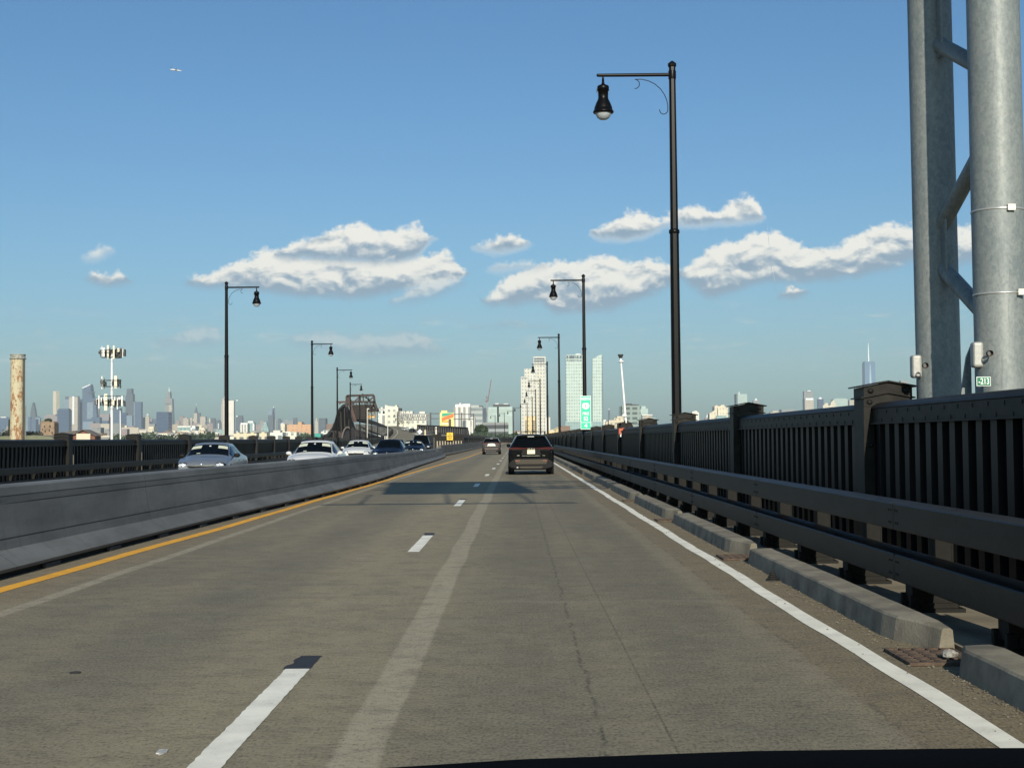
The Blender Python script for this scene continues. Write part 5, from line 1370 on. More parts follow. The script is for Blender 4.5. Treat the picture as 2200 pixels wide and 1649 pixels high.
b = B_(416.5, 423.5, 887, FAR, 'beige', 'stone tower with a pointed dark spire'); b.add(417, 423, 887, 873, 'pyramid_roof', 'slate', poly=[(417,887),(419.5,878),(421,870),(422,878),(424.3,887)]); b.mast(421, 874, 866, 2.0, .6, 'needle')
B_(424, 430.5, 886.5, FAR+200, 'slate', 'dark slab right behind the spired stone tower')
B_(429.5, 441.5, 895, FAR-100, 'beige', 'pale beige slab right of the spired stone tower', depth=40).add(430, 440.5, 895, 893.7, 'roof_plant', 'grey')
B_(441, 449, 907, FAR-400, 'dblue', 'small dark blue block right of the pale beige slab')
B_(450.5, 461.5, 898, FAR, 'slate', 'grey blue tower with a light left edge').add(449.5, 452, 925, 899, 'light_edge', 'cream', dy=-2)
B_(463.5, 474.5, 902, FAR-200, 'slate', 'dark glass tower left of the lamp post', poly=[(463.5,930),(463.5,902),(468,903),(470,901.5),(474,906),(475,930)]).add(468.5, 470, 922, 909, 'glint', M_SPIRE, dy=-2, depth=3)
B_(465, 480, 922, 3500, 'teal', 'low teal block left of the white slab', depth=40)
b = B_(382, 420, 915, 3000, 'teal', 'long low glass building with a bright white roof band', depth=35); b.add(382, 413, 917.5, 914.5, 'roof_band', M_ROOFW, dy=-1.5, depth=5); b.add(410, 413, 934, 915, 'stair_tower', M_ROOFW, dy=-1.5, depth=5); b.add(413, 420, 921, 914.5, 'roof_band', M_ROOFW, dy=-1.5, depth=5)
# stepped stone tower with spire behind the lamp, white slab before it
b = B_(475, 492, 866, FAR+100, 'beige', 'cream stepped skyscraper with a white spire, partly hidden by the lamp post', poly=[(475,930),(475,868),(477,866),(477,857),(478.5,855.5),(488,855.5),(491,858),(492,868),(492,930)])
b.add(481, 487, 856, 842, 'crown', M_SPIRE, poly=[(480.8,856),(482.2,848),(483.6,843),(485,848),(486.5,856)]); b.mast(484.2, 846, 837.5, 1.8, .6, 'needle')
B_(480.5, 502.3, 860, 3200, 'white', 'tall blank bright white slab behind the first left lamp post', depth=14)
B_(507, 521, 896, FAR-600, 'slate', 'dark slate tower right of the white slab').add(508.5, 520, 896, 892, 'upper_storey', 'slate')
b = B_(515, 532.5, 911, 2800, 'strip', 'white building with dark vertical strips', depth=20); b.add(516.5, 531.5, 911, 908, 'roof_plant', M_ROOFW)
b = B_(532, 546, 908, 3000, 'teal', 'white topped teal building right of the striped one', depth=20); b.add(532, 543.5, 908, 904, 'roof_plant', M_ROOFW); b.add(543, 546.5, 925, 910, 'white_edge', M_ROOFW, dy=-1)
B_(558.5, 567, 903, FAR, 'mauve', 'small pink brown tower left of the glass twin towers')
B_(546, 566, 912, 4200, 'mauve', 'low brown roofs left of the green wedge building', depth=30)
B_(560, 577, 913, 3600, 'teal', 'dark green wedge shaped building before the glass towers', poly=[(559,930),(561,920),(566,907),(572,905),(574,915),(577,922),(577,930)])
b = B_(576, 587, 880, FAR, 'slate', 'glass tower under construction, pale upper floors'); b.add(576, 584.5, 891.5, 880, 'pale_floors', 'pblue', dy=-2, depth=10)
b = B_(586, 589.5, 876, FAR+60, 'dblue', 'slimmer dark tower beside the one under construction'); b.mast(587.7, 877, 872.5, 3, 1.5); b.add(589.8, 592, 925, 880, 'pale_sliver', 'pblue')
B_(590, 594, 901, FAR, 'grey', 'pale sliver tower right of the slim dark tower')
B_(597, 603, 898.5, FAR-100, 'slate', 'dark tower left of the cream corner block'); B_(603, 607, 902, FAR, 'slate', 'short dark tower against the dark one beside the cream block')
B_(607, 630, 903, FAR-200, 'grey', 'long grey blue row of distant blocks', depth=30).add(611, 622, 903, 901, 'upper_storey', 'pblue')
B_(629.5, 638, 897, FAR, 'slate', 'square dark tower above the orange apartment block')
B_(603, 612, 911, 2400, 'cream', 'cream corner tower left of the orange apartment block', depth=20).mast(604.8, 911, 908, 5, 2, 'water_tank'); B_(611.5, 617, 911, 2450, 'slate', 'dark recess block between cream corner and orange apartments', depth=20)
b = B_(616.5, 671, 911.5, 2300, 'orange', 'long orange brown apartment block with a taller centre', depth=18); b.add(640, 648.5, 930, 906, 'centre_tower', 'orange', dy=-2, depth=22); b.add(648.5, 651.5, 911, 909, 'roof_plant', 'brown')
b = B_(676.5, 684, 912, FAR-200, 'beige', 'pale spired tower right of the second left lamp post', poly=[(676.5,930),(677,905),(678.7,900),(680,895),(681.3,900),(683.5,908),(684,930)])
B_(685, 699.5, 898, 5000, 'slate', 'dark slate box tower left of the truss bridge', depth=50).add(685, 699.5, 900, 897.6, 'roof_band', 'pblue')
B_(701, 715, 910, 2600, 'brown', 'red brown housing block close to the truss bridge', depth=20); B_(694, 710, 924, 1800, 'white2', 'low pale blocks under the slate box tower', depth=16)
B_(676, 689, 931, 700, 'green', 'small turquoise building under the slate box tower', depth=8, name='building', cat='building')
# low pale warehouses and flats behind the left fence
def low(*a, **k): k.setdefault('name', 'building'); k.setdefault('cat', 'building'); k.setdefault('group', 'low buildings behind the left fence'); return B_(*a, **k)
low(502, 551, 928.5, 900, 'cream2', 'long cream building with square dark windows, right of the white slab', depth=14)
low(557, 573, 927.5, 880, 'cream2', 'shorter cream building with square dark windows left of the white one', depth=12)
low(580, 607, 928.5, 860, 'white2', 'white building with dark vertical window bays', depth=12)
low(607, 637, 928, 900, 'white3', 'white building with many small window bays beside the orange block', depth=12).add(609, 623, 931, 927, 'roof_plant', M_ROOFW)
low(587, 602, 924, 1300, 'white', 'small bright white roof box behind the white buildings', depth=12)
low(639, 655, 933, 1100, 'white3', 'cluster of small pale houses under the orange apartments', depth=10); low(655, 672, 932, 1200, 'stucco', 'pale gabled flats beside the second left lamp post', depth=10)
low(225, 236, 921, 2600, 'grey', 'small pale grey block left of the cell mast foot', depth=15); low(196, 216, 918, 2200, 'grey', 'pale warehouse above the gabled house', depth=20)
low(260, 273, 921, 2300, 'mauve', 'faint pinkish flats right of the cell mast foot', depth=15)
low(427, 441, 921, 2000, 'stucco', 'beige low flats right of the long glass building', depth=15).add(432, 438, 921, 919, 'roof_plant', M_ROOFW)
low(441, 456, 927, 1700, 'beige', 'low beige roofs left of the lamp post', depth=15)
# brick ruin with a tree on top, house with gable, green mound
M_RUIN = mat('ruin_brick', (.33, .24, .16), .9, var=.45, scale=.35, c2=(.20, .14, .095))
ru = empty('ruined_building', at(102, 942, 620), 0, 'ruined tan brick building with small bush on its roof, right of the chimney', 'building')
def relto(mb, o): mb.v = [(x-o.location.x, y-o.location.y, z-o.location.z) for x, y, z in mb.v]; return mb
relto(wpoly(MB(), [(87,950,620),(87.5,906,620),(90,903,620),(96,905,620),(104,904,620),(108,907,620),(114,905,620),(116.5,908,620),(117,950,620)], 6.0), ru).build('brick_shell', M_RUIN, ru)
mb = MB()
for px, py, w_, h_ in ((95.5,916,1.6,4),(107.5,915.5,2.6,3.4),(97,926,1.8,5),(106,924,1.6,4.5),(112,929,1.8,4),(91,922,1.0,4)): a = at(px-w_/2, py+h_/2, 619.9); b_ = at(px+w_/2, py-h_/2, 619.9); mb.box(a.x, b_.x, 619.7, 619.95, a.z, b_.z)
relto(mb, ru).build('window_openings', mat('opening_dark', (.03,.022,.018), .9), ru)
def leaf_cloud(mb, c, rx, ry, rz_, n, s_, seed):
    rnd = random.Random(seed)
    for _ in range(n):
        while True:
            p = Vector((rnd.uniform(-1,1), rnd.uniform(-1,1), rnd.uniform(-1,1)))
            if p.length < 1 and rnd.random() < .35+.65*p.length: break
        q = Vector((c[0]+p.x*rx, c[1]+p.y*ry, c[2]+p.z*rz_)); a = Vector((rnd.uniform(-1,1), rnd.uniform(-1,1), rnd.uniform(-.5,1))).normalized()
        u = a.orthogonal().normalized()*s_*rnd.uniform(.6,1.3); v = a.cross(u).normalized()*s_*rnd.uniform(.4,1.1)
        mb.add([q-u-v, q+u-v, q+u+v, q-u+v], [(0,1,2,3)])
    return mb
M_LEAF = mat('leaf_green', (.045, .075, .025), .85, var=.5, scale=.3, c2=(.02, .035, .015))
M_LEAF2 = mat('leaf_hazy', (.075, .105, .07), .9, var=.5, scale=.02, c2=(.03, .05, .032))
sb = MB(); c = at(104, 902.5, 622); leaf_cloud(sb, c, 1.7, 1.2, .8, 160, .22, 4)
tag(sb.build('shrub', M_LEAF), 'dark bush growing on the roof of the ruined brick building', 'shrub')
hs = empty('gabled_house', at(175, 945, 560), 0, 'brown gabled house with cream garage panel just above the left fence', 'house')
relto(wpoly(MB(), [(153,948,560),(153,934.5,560),(176,923.5,560),(204,934.5,560),(204,948,560)], 8), hs).build('wall', mat('house_brown', (.20, .085, .05), .8, var=.2, scale=.5), hs)
mb = MB()
for a, b_ in (((151,936,559),(178,922.3,559)),((178,922.3,559),(207,936,559))): mb.bar(at(*a), at(*b_), .5, .22)
a = at(151,936,559); b_ = at(178,922.3,559); c = at(207,936,559); mb.add([tuple(a), (b_.x,b_.y,b_.z), (b_.x,b_.y+10,b_.z), (a.x,a.y+10,a.z)], [(0,1,2,3)]); mb.add([tuple(c), tuple(b_), (b_.x,b_.y+10,b_.z), (c.x,c.y+10,c.z)], [(0,1,2,3)])
relto(mb, hs).build('roof', mat('house_roof', (.17, .14, .125), .85, var=.2, scale=.6), hs)
relto(wpoly(MB(), [(164,948,558.6),(164,931,558.6),(194,931,558.6),(194,948,558.6)], .3), hs).build('cream_panel', mat('cream_panel', (.62, .56, .42), .7), hs)
h2 = empty('low_house', at(135, 945, 570), 0, 'low hipped brown roof left of the gabled house', 'house')
relto(wpoly(MB(), [(117,948,570),(119,936,570),(127,928.5,570),(160,925,570),(166,930,570),(166,948,570)], 7), h2).build('roof', mat('house_roof2', (.12, .105, .09), .85, var=.3, scale=.4), h2)
mb = wpoly(MB(), [(-30,948,600),(-20,937,600),(30,936,600),(75,934.5,600),(110,938,600),(122,948,600)], 25)
tag(mb.build('mound', mat('mound_grass', (.13, .15, .09), .95, var=.4, scale=.15, c2=(.20,.19,.13))), kind='structure')
M_DTREE = mat('dark_scrub', (.028,.034,.02), .95, var=.5, scale=.3)
sb = MB(); 
for px, py, r_ in ((16,931,2.6),(8,936,2),(58,934,2.2),(66,933,2.0),(74,935,1.6),(82,933,1.8),(50,938,1.5),(24,938,1.8)): leaf_cloud(sb, at(px,py,610), r_*1.3, 2, r_*.8, 120, .3, int(px))
tag(sb.build('scrub', M_DTREE), 'dark scrub around the foot of the rusty chimney', 'scrub', kind='stuff')
tag(wpoly(MB(), [(0,945,640),(4,925,640),(12,922,640),(13,915,640),(20,915,640),(21,945,640)], 5).build('building', fac('grey')), 'small pale stepped block at the left edge beside the chimney foot', 'building')
tag(wpoly(MB(), [(17,945,630),(18,901,630),(23,899,630),(23,945,630)], 3).build('chimney_shed', M_DTREE), 'dark narrow structure hugging the left side of the chimney', 'shed')
# rusty chimney
def rusty():
    m = bpy.data.materials.new('peeling_paint'); m.use_nodes = True; t = NT(m.node_tree); p = t.n['Principled BSDF']
    g = t.node('ShaderNodeTexCoord'); P = g.outputs['Object']; s = t.node('ShaderNodeSeparateXYZ'); t.l.new(P, s.inputs[0])
    n = t.noise(t.scalev(P, 1, 1, .55), .95, 7, .75); n2 = t.noise(P, 3.2, 6, .75); nl = t.noise(t.scalev(P, 1, 1, .3), .35, 3, .5)
    br = t.node('ShaderNodeTexBrick'); br.inputs['Scale'].default_value = .42; t.l.new(t.scalev(P, 1, 1, 1), br.inputs['Vector'])
    c = t.mix(t.smooth(n2, .3, .7), (.44, .38, .23), (.56, .51, .36))
    zf = t.smooth(s.outputs[2], 18, 28, .0, -.05)
    f = t.m('ADD', t.m('ADD', n, t.m('MULTIPLY', t.m('SUBTRACT', nl, .5), .7)), zf)
    c = t.mix(t.smooth(f, .49, .57, 0, .92), c, (.27, .105, .03))
    c = t.mix(t.smooth(f, .61, .72, 0, .8), c, (.13, .055, .03))
    c = t.mix(t.smooth(n2, .36, .26, 0, .7), c, (.14, .11, .08))
    # seam rings
    sr = t.m('ABSOLUTE', t.m('SUBTRACT', t.m('FRACT', t.m('DIVIDE', s.outputs[2], 2.4)), .5))
    c = t.mix(t.smooth(sr, .0, .03, .35, 0), c, (.2, .15, .09))
    # darker towards the right flank, with a ragged edge
    xr = t.smooth(t.m('ADD', s.outputs[0], t.m('MULTIPLY', t.m('SUBTRACT', n2, .5), 1.6)), 2.35, 2.75, 0, .85)
    c = t.mix(xr, c, (.09, .085, .06))
    t.l.new(c, p.inputs['Base Color']); p.inputs['Roughness'].default_value = .85
    return m
c0 = at(37.5, 940, 600); c1 = at(37.5, 762, 600); Hc = c1.z-c0.z
M_RUSTY = rusty()
ch = empty('chimney', (c0.x, 600, c0.z-4), 0, 'tall cylindrical chimney with peeling cream paint and rust stains', 'chimney')
MB().lathe([(3.25,0),(3.12,4),(2.98,Hc*.5),(2.95,Hc+2.0),(2.95,Hc+4.0),(2.5,Hc+4.0),(2.5,Hc+1)], 40).build('shaft', M_RUSTY, ch)
MB().lathe([(2.95,Hc+2.1),(3.45,Hc+2.15),(3.5,Hc+2.5),(3.15,Hc+2.6),(3.1,Hc+3.9),(3.3,Hc+4.0),(3.3,Hc+4.2),(2.9,Hc+4.2),(2.9,Hc+3.5)], 40).build('rim', mat('rim_grey', (.34,.34,.29), .8, var=.5, scale=1.2), ch)
mb = MB().box(3.3, 3.55, -.2, .2, 3, Hc*.5)
mb.tube((3.25,-.3,4), (3.1,-.3,Hc+2), .05, n=5).tube((3.6,-.3,4), (3.4,-.3,Hc+2), .05, n=5)
mb.build('ladder', mat('ladder_grey', (.22,.23,.2), .7), ch)
# cell mast
mo = at(240, 944, 280)
cm_ = empty('cell_mast', (mo.x, 280, -8), 0, 'white monopole mast carrying three tiers of panel antennas', 'mast')
zt = at(240, 775, 280).z+8; zb_ = at(240, 944, 280).z+8
px1 = 280/3000.0
MB().tube((0,0,0), (0,0,zt+1.5), .36, .20, n=16).build('pole', M_WHITEP, cm_)
MB().tube((-.34,-.1,0), (-.30,-.1,zb_+4.5), .10, n=8).box(-.30,-.16,-.34,-.28,zb_-3,zb_+4.5).build('cable_run', mat('cable_dark', (.03,.03,.03), .8), cm_)
M_ANT = mat('antenna_white', (.80,.80,.76), .5); M_ANTC = mat('antenna_cream', (.80,.74,.56), .55); M_ANTD = mat('antenna_frame', (.045,.048,.045), .6); M_ANTB = mat('antenna_back', (.10,.105,.10), .6)
def tier(zc, items, ring_r, hs_, name='antenna_frame'):
    mb = MB()
    for dz in hs_:
        pts = [(ring_r*math.cos(a), ring_r*math.sin(a), zc+dz) for a in [math.pi*2*i/6+.3 for i in range(7)]]
        for a, b_ in zip(pts, pts[1:]): mb.bar(a, b_, .07, .07)
        for q in pts[:6:2]: mb.bar((0,0,zc+dz), q, .09, .09)
    for x, y, w_, h_, z, k_ in items: mb.tube((x, y+.14, zc+z-h_*.6), (x, y+.14, zc+z+h_*.6), .035, n=6)
    rnd = random.Random(int(zc*7))
    for x, y, w_, h_, z, k_ in items:
        if rnd.random() < .8: mb.box(x-.18, x+.18, y+.2, y+.45, zc+z-h_*.3-.1, zc+z+.1)
        for q_ in range(5): xx = x+rnd.uniform(-.4,.4); mb.box(xx-.09, xx+.09, rnd.uniform(-.5,0), rnd.uniform(.1,.6), zc+rnd.uniform(-.9,0), zc+rnd.uniform(.1,.8))
    fr = mb.build(name, M_ANTD, cm_)
    for x, y, w_, h_, z, k_ in items:
        w2 = w_*(.8 if k_ == 0 else .85); h_ = h_*1.18; o = MB().box(x-w2/2, x+w2/2, y-.09, y+.05, zc+z-h_/2, zc+z+h_/2).build('panel_antenna', (M_ANT if k_ == 0 else M_ANTC) if y < .25 else M_ANTB, cm_)
def zz(py): return at(240, py, 280).z+8
T1 = [( (216.5-240)*px1, 0,.14,1.7,.1,0),((221-240)*px1,-.7,.16,1.8,.3,0),((226.5-240)*px1,-1.3,.50,1.5,.1,0),((236.8-240)*px1,-1.7,.40,2.3,.1,1),((249-240)*px1,-1.6,.38,2.25,.05,1),((257-240)*px1,-1.0,.5,.6,.5,1),((264-240)*px1,-.2,.16,1.5,-.1,0),((231-240)*px1,1.4,.35,1.7,.1,0),((245-240)*px1,1.7,.35,1.7,.1,0),((255-240)*px1,1.3,.35,1.7,.1,0),((260-240)*px1,.7,.2,1.5,.1,0)]
tier(zz(758), T1, 2.1, (-.95, .0, .55))
T2 = [((219.5-240)*px1,-.2,.24,2.2,.05,0),((223-240)*px1,.3,.15,1.8,-.1,0),((251-240)*px1,-.9,.62,2.15,.1,1),((245-240)*px1,.5,.3,1.6,0,0),((256-240)*px1,.9,.2,1.6,-.2,0)]
tier(zz(822), T2, 1.9, (-.75, .5))
T3 = [((208-240)*px1,0,.42,.9,.2,0),((215-240)*px1,-.8,.28,2.2,.1,0),((221-240)*px1,-1.1,.30,.7,.5,0),((228-240)*px1,-1.3,.34,1.1,.7,0),((233.5-240)*px1,-2.0,.72,2.8,0,1),((248.3-240)*px1,-1.8,.62,1.0,-.1,1),((250.5-240)*px1,-1.3,.34,.7,.75,0),((255-240)*px1,-.9,.26,1.9,-.3,0),((259-240)*px1,-.8,.5,.5,.8,0),((263.8-240)*px1,-.6,.36,1.7,.25,0),((243-240)*px1,1.3,.3,1.8,0,0),((225-240)*px1,1.2,.3,1.8,0,0)]
tier(zz(864), T3, 2.4, (-.5, .3, 1.25))
# --- centre: beyond the truss
b = low(827, 855.5, 873, 950, 'white3', 'cream building with slanted roof right of the truss portal', depth=12, poly=[(827,930),(827,869.5),(842,872.5),(848,873),(848,869.8),(853,869.8),(853,874),(855.5,874.5),(855.5,930)], group='pale buildings beyond the crest'); b.add(855.5, 861, 882, 876, 'dark_corner', 'dk')
low(812, 828, 874, 1500, 'white2', 'pale building corner hidden behind the portal lamp', depth=15, group='pale buildings beyond the crest')
low(855, 886.5, 883, 980, 'white', 'blank white box roof right of the slanted cream building', depth=12, group='pale buildings beyond the crest')
low(846, 916, 892, 960, 'white3', 'long pale two storey building behind the sign truss', depth=14, group='pale buildings beyond the crest').add(886, 915, 892, 888, 'roof_plant', M_ROOFW)
low(901, 913, 883.5, 1000, 'white', 'small white cube roof box left of the billboard', depth=8, group='pale buildings beyond the crest')
low(814, 850, 892, 1100, 'strip', 'pale row with vertical columns under the slanted cream building', depth=14, group='pale buildings beyond the crest')
# billboard
bo = at(961, 915, 640)
bb = empty('billboard', bo, 0, 'yellow billboard with a green field and a slanted orange banner', 'billboard')
def bq(poly, y, m, nm, par=None, th=.1): return relto(wpoly(MB(), [(x, py, y) for x, py in poly], th), bb).build(nm, m, par or bb)
bpn = bq([(945,886),(975,886),(976,916),(945,916)], 640, mat('bill_yellow', (.82,.66,.25), .6), 'panel', None, .5)
bq([(948,881.5),(961,881.5),(961,886),(948,886)], 640, mat('bill_yellow', (1,1,1)), 'top_tab', None, .5)
bq([(949.5,887.5),(973,886.5),(973,889.5),(949.5,894.5)], 639.8, mat('bill_green', (.015,.36,.22), .5), 'green_field', bpn)
bq([(949,897),(974,888),(974.5,894.5),(949.5,904)], 639.6, mat('bill_orange', (.85,.17,.03), .5), 'orange_banner', bpn)
bq([(949.5,905),(965,902),(965,906),(949.5,906.5)], 639.6, mat('bill_amber', (.80,.42,.05), .5), 'amber_field', bpn)
bq([(949.5,908),(962,908),(962,911),(949.5,911)], 639.6, mat('bill_pale', (.85,.80,.60), .5), 'pale_field', bpn)
mb = MB(); barpx(barpx(mb, (950,916,641), (950,940,641), .5), (970,916,641), (970,940,641), .5); relto(mb, bb).build('legs', M_STEEL, bb)
C_ = 'towers and blocks beyond the road'
b = B_(974, 1010.5, 873.5, 1500, 'strip', 'white tower with dark vertical window strips right of the billboard', depth=25, group=C_); b.add(978, 993, 874, 868, 'roof_plant', M_ROOFW); b.add(993.5, 1010, 874, 867, 'roof_plant', M_ROOFW); b.add(987, 990, 868, 865, 'roof_plant', M_ROOFW); b.add(995, 1005, 918, 903, 'dark_annex', 'slate', dy=-6, depth=5)
b = B_(1009, 1036.5, 874, 1700, 'banded', 'grey banded office block left of the crane', depth=25, group=C_); b.add(1010, 1029, 874, 869.5, 'roof_plant', 'banded'); b.add(1029, 1037, 874, 871, 'roof_plant', M_ROOFD)
B_(1036, 1046, 876, 1900, 'slate', 'dark blue block between the grey and the green glass offices', depth=25, group=C_)
b = B_(1045.5, 1068, 874, 1800, 'pgreen', 'pale green glass office, left of the dark slit', depth=30, group=C_)
b = B_(1071.5, 1101.5, 873.5, 1800, 'pgreen', 'pale green glass office, right of the dark slit', depth=30, group=C_); b.add(1101.5, 1104.5, 945, 874, 'dark_edge', 'slate', dy=0); b.add(1059, 1095, 873.5, 868, 'roof_plant', M_ROOFD); b.add(1064, 1071, 868, 866, 'roof_plant', M_ROOFW); b.add(1082, 1092, 868.5, 866.5, 'roof_plant', M_ROOFW)
B_(1067.5, 1072, 874, 1830, 'dk', 'dark slit block joining the two green glass offices', depth=25, group=C_)
B_(1020, 1092, 911.5, 1100, 'garage', 'wide parking garage of white and dark horizontal bands', depth=25, group=C_, name='parking_garage', cat='garage')
B_(1035, 1091, 907, 1300, 'grey', 'low grey podium above the banded parking garage', depth=25, group=C_)
B_(1000, 1012, 903, 1000, 'strip', 'narrow white strips right of the elevated ramp', depth=10, group=C_); 
B_(1009, 1021, 896, 1050, 'strip', 'slim tower of white pipes beside the parking garage', depth=10, group=C_)
# crane
cr_ = at(1047, 875, 1750); ck = empty('tower_crane', (cr_.x, 1750, GZ), 0, 'slender luffing tower crane above the pale green offices', 'crane')
M_CR = mat('crane_red', (.16,.085,.085), .7)
def ckp(px, py): q = at(px, py, 1750); return (q.x-cr_.x, 0, q.z-GZ)
a = ckp(1047, 863); MB().bar((a[0],0,30), a, 1.3, 1.3).build('mast', mat('crane_grey', (.25,.27,.29), .7), ck)
MB().bar(ckp(1048,862), ckp(1055.5,815), .9, .9).build('jib', M_CR, ck)
MB().bar(ckp(1043.5,863), ckp(1049,860), 2.0, 1.6).bar(ckp(1049,860), ckp(1045.5,850), .6, .6).bar(ckp(1044,861.5), ckp(1045.5,850), .5, .5).build('counter_jib', M_CR, ck)
# three joined cream towers
b = B_(1119, 1145, 809, 4300, 'jc1', 'lowest and leftmost of three cream gridded towers', depth=35, group=C_); b.add(1119.8, 1133, 812.4, 811.4, 'top_openings', 'slate', dy=-1, depth=3)
b = B_(1126.5, 1150, 791.5, 4350, 'jc1', 'middle height cream gridded tower of the three', depth=30, group=C_)
b = B_(1146, 1172, 765.5, 4400, 'jc1', 'tallest cream gridded tower behind the street lamps', depth=35, group=C_)
mb = MB()
for (x0, x1, ya, yb_) in ((1147.5,1170,772,768.5),(1147.5,1170,777,774)):
    b.add(x0, x1, ya, yb_, 'top_openings', 'slate', dy=-1.2, depth=3)
B_(1171.5, 1177, 873, 5200, 'pblue', 'thin pale blue tower right of the tallest cream tower', group=C_); B_(1170.5, 1182, 896, 2500, 'white', 'white block at the foot of the tallest cream tower', depth=20, group=C_)
b = B_(1128, 1150.5, 893.5, 1900, 'yell', 'cream block with dark balcony slots above the black car', depth=16, group=C_)
for i in range(8): b.add(1128.5, 1131.5, 903.5+4*i+2, 903.5+4*i, 'balcony_slots', 'dk', dy=-.5, depth=1.2); b.add(1143.5, 1149.5, 903.5+4*i+2, 903.5+4*i, 'balcony_slots', 'dk', dy=-.5, depth=1.2)
b = B_(1215.5, 1256, 761.5, 4500, 'jc2', 'broad pale green gridded tower behind the second right lamp', depth=30, group=C_)
for x0, x1 in ((1217,1220.8),(1222.8,1234.5),(1236,1238),(1239.5,1243),(1245.5,1249.5),(1252,1255)): b.add(x0, x1, 770, 763.5, 'top_openings', 'slate', dy=-1, depth=3); b.add(x0, x1, 775, 772.5, 'top_openings', 'slate', dy=-1, depth=3)
b.add(1237, 1247, 761.5, 759.5, 'roof_plant', M_ROOFW)
b = B_(1273, 1295, 769, 4500, 'jc2', 'narrower pale green gridded tower with stepped top, right of the mile sign lamp', depth=30, group=C_, poly=[(1273,930),(1273,769.5),(1279,769),(1279,766.5),(1283,766),(1286,763),(1290,762.5),(1290,760.5),(1293.2,760),(1293.2,930)])
b.add(1293.2, 1295.2, 930, 764, 'dark_flank', 'jc2d', dy=4)
B_(1214, 1296, 905, 4000, 'teal', 'glass podium at the feet of the two green gridded towers', depth=30, group=C_)
# right of the mast
b = B_(1306.5, 1310.5, 880, 5600, 'slate', 'slim dark blue tower with small side blocks left of the leaning mast', group=C_); b.mast(1308.5, 880, 877, 3, 1)
b = B_(1308, 1346, 902, 1500, 'stucco', 'cream stepped apartment building left of the leaning mast foot', depth=16, group=C_); b.add(1319, 1346, 902, 897.5, 'upper_storey', 'stucco'); b.add(1326, 1338, 898, 893.5, 'upper_storey', 'stucco')
B_(1296, 1302, 901, 1800, 'white', 'slim white block right of the green towers', depth=10, group=C_); B_(1301.5, 1309, 905, 1700, 'stucco', 'low cream block right of the slim white one', depth=10, group=C_)
b = B_(1336, 1375.5, 871, 1700, 'balc', 'dark green apartment tower with open roof frame right of the leaning mast', depth=20, group=C_); b.add(1343, 1358, 872, 866, 'roof_frame', M_ROOFD); b.add(1357, 1366, 872, 868, 'roof_frame', M_ROOFD); b.add(1367, 1373.5, 872, 868.5, 'roof_frame', M_ROOFD)
for i in range(9): b.add(1332, 1336.5, 874+4.2*i+1.4, 874+4.2*i, 'balconies', M_ROOFD)
b = B_(1376, 1392, 877, 2100, 'pgreen', 'pale green cream tower right of the dark green one', depth=16, group=C_); b.add(1378, 1387.5, 877, 872, 'upper_storey', 'pgreen')
b = B_(1380, 1401, 892, 1600, 'beige', 'pale block with flat white roof rim right of the green tower', depth=14, group=C_); b.add(1379, 1401.5, 892, 890, 'roof_band', M_ROOFW, dy=-1)
B_(1400, 1409, 897, 2400, 'teal', 'small grey green block beside the flat white roof', group=C_)
b = B_(1482, 1502, 887, 3000, 'white', 'stepped white tower behind the third fence post', depth=20, group=C_, poly=[(1481,930),(1481,889),(1487,888),(1487,884),(1496,881.5),(1498,884),(1502,886),(1502,930)])
B_(1514.5, 1524, 897, 3600, 'mauve', 'small brown spired block left of the cream cluster', group=C_).mast(1520, 897, 889, 3, .5)
b = B_(1524.5, 1565, 890, 3400, 'cream', 'big stepped cream apartment cluster on the right skyline', depth=40, group=C_, poly=[(1524.5,930),(1524.5,888),(1531,884),(1535,881),(1535,873),(1539,869.5),(1543,872),(1548,872),(1549,869.5),(1556,869.5),(1557,873),(1563.5,874.5),(1563.5,930)]); b.add(1541, 1542.3, 900, 878, 'dark_slot', 'slate', dy=-1); b.add(1538, 1560, 900, 892, 'green_annex', 'teal', dy=-8, depth=7)
b = B_(1582, 1605, 846, 6800, 'pgreen', 'pale green square tower above the second fence post', depth=60, group=C_); b.add(1581.5, 1584.5, 900, 846, 'dark_edge', 'slate', dy=-3); b.mast(1590, 846, 840, 3, 1)
b = B_(1618, 1631, 860, 7200, 'grey', 'faint pale tower with a dome, right of the green square tower', group=C_); b.mast(1625, 860, 855, 9, 3, 'dome')
B_(1655, 1676, 885, 6000, 'beige', 'low beige skyline block right of the second fence post', group=C_).add(1660, 1672, 885, 882, 'upper_storey', 'beige')
B_(1679, 1712, 879, 6000, 'grey', 'wide low grey skyline block', group=C_)
b = B_(1727.5, 1747.5, 857, 7600, 'slate', 'two toned grey tower with bright crown', group=C_); b.add(1729.5, 1747.5, 880, 857, 'light_facade', 'beige', dy=-3); b.add(1728, 1747, 857, 840, 'upper_storey', 'grey'); b.add(1735, 1742, 841, 838.5, 'roof_plant', M_SPIRE); b.add(1731, 1747, 859, 855, 'white_band', M_SPIRE, dy=-4)
B_(1757.5, 1769.5, 857, 7700, 'dblue', 'short dark blue tower right of the two toned tower', group=C_).mast(1763, 857, 853, 12, 8, 'crown')
b = B_(1769, 1786, 871, 7300, 'cream', 'cream rounded blocks left of the curved glass building', group=C_, poly=[(1767,930),(1768,872),(1773,866),(1778,865),(1780,872),(1784,870),(1786,863),(1792,859),(1796,870),(1797,930)])
b = B_(1786, 1822, 858, 7500, 'pgreen', 'curved pale glass building with banded front', group=C_, depth=60, poly=[(1790,930),(1790,858),(1795,855.5),(1815,855.5),(1821,857),(1821,930)])
B_(1825, 1842, 859, 7600, 'beige', 'pale banded block against the near fence post', group=C_)
B_(1935, 1952, 817, 6500, 'grey', 'pale roof behind the rear gantry column', group=C_)
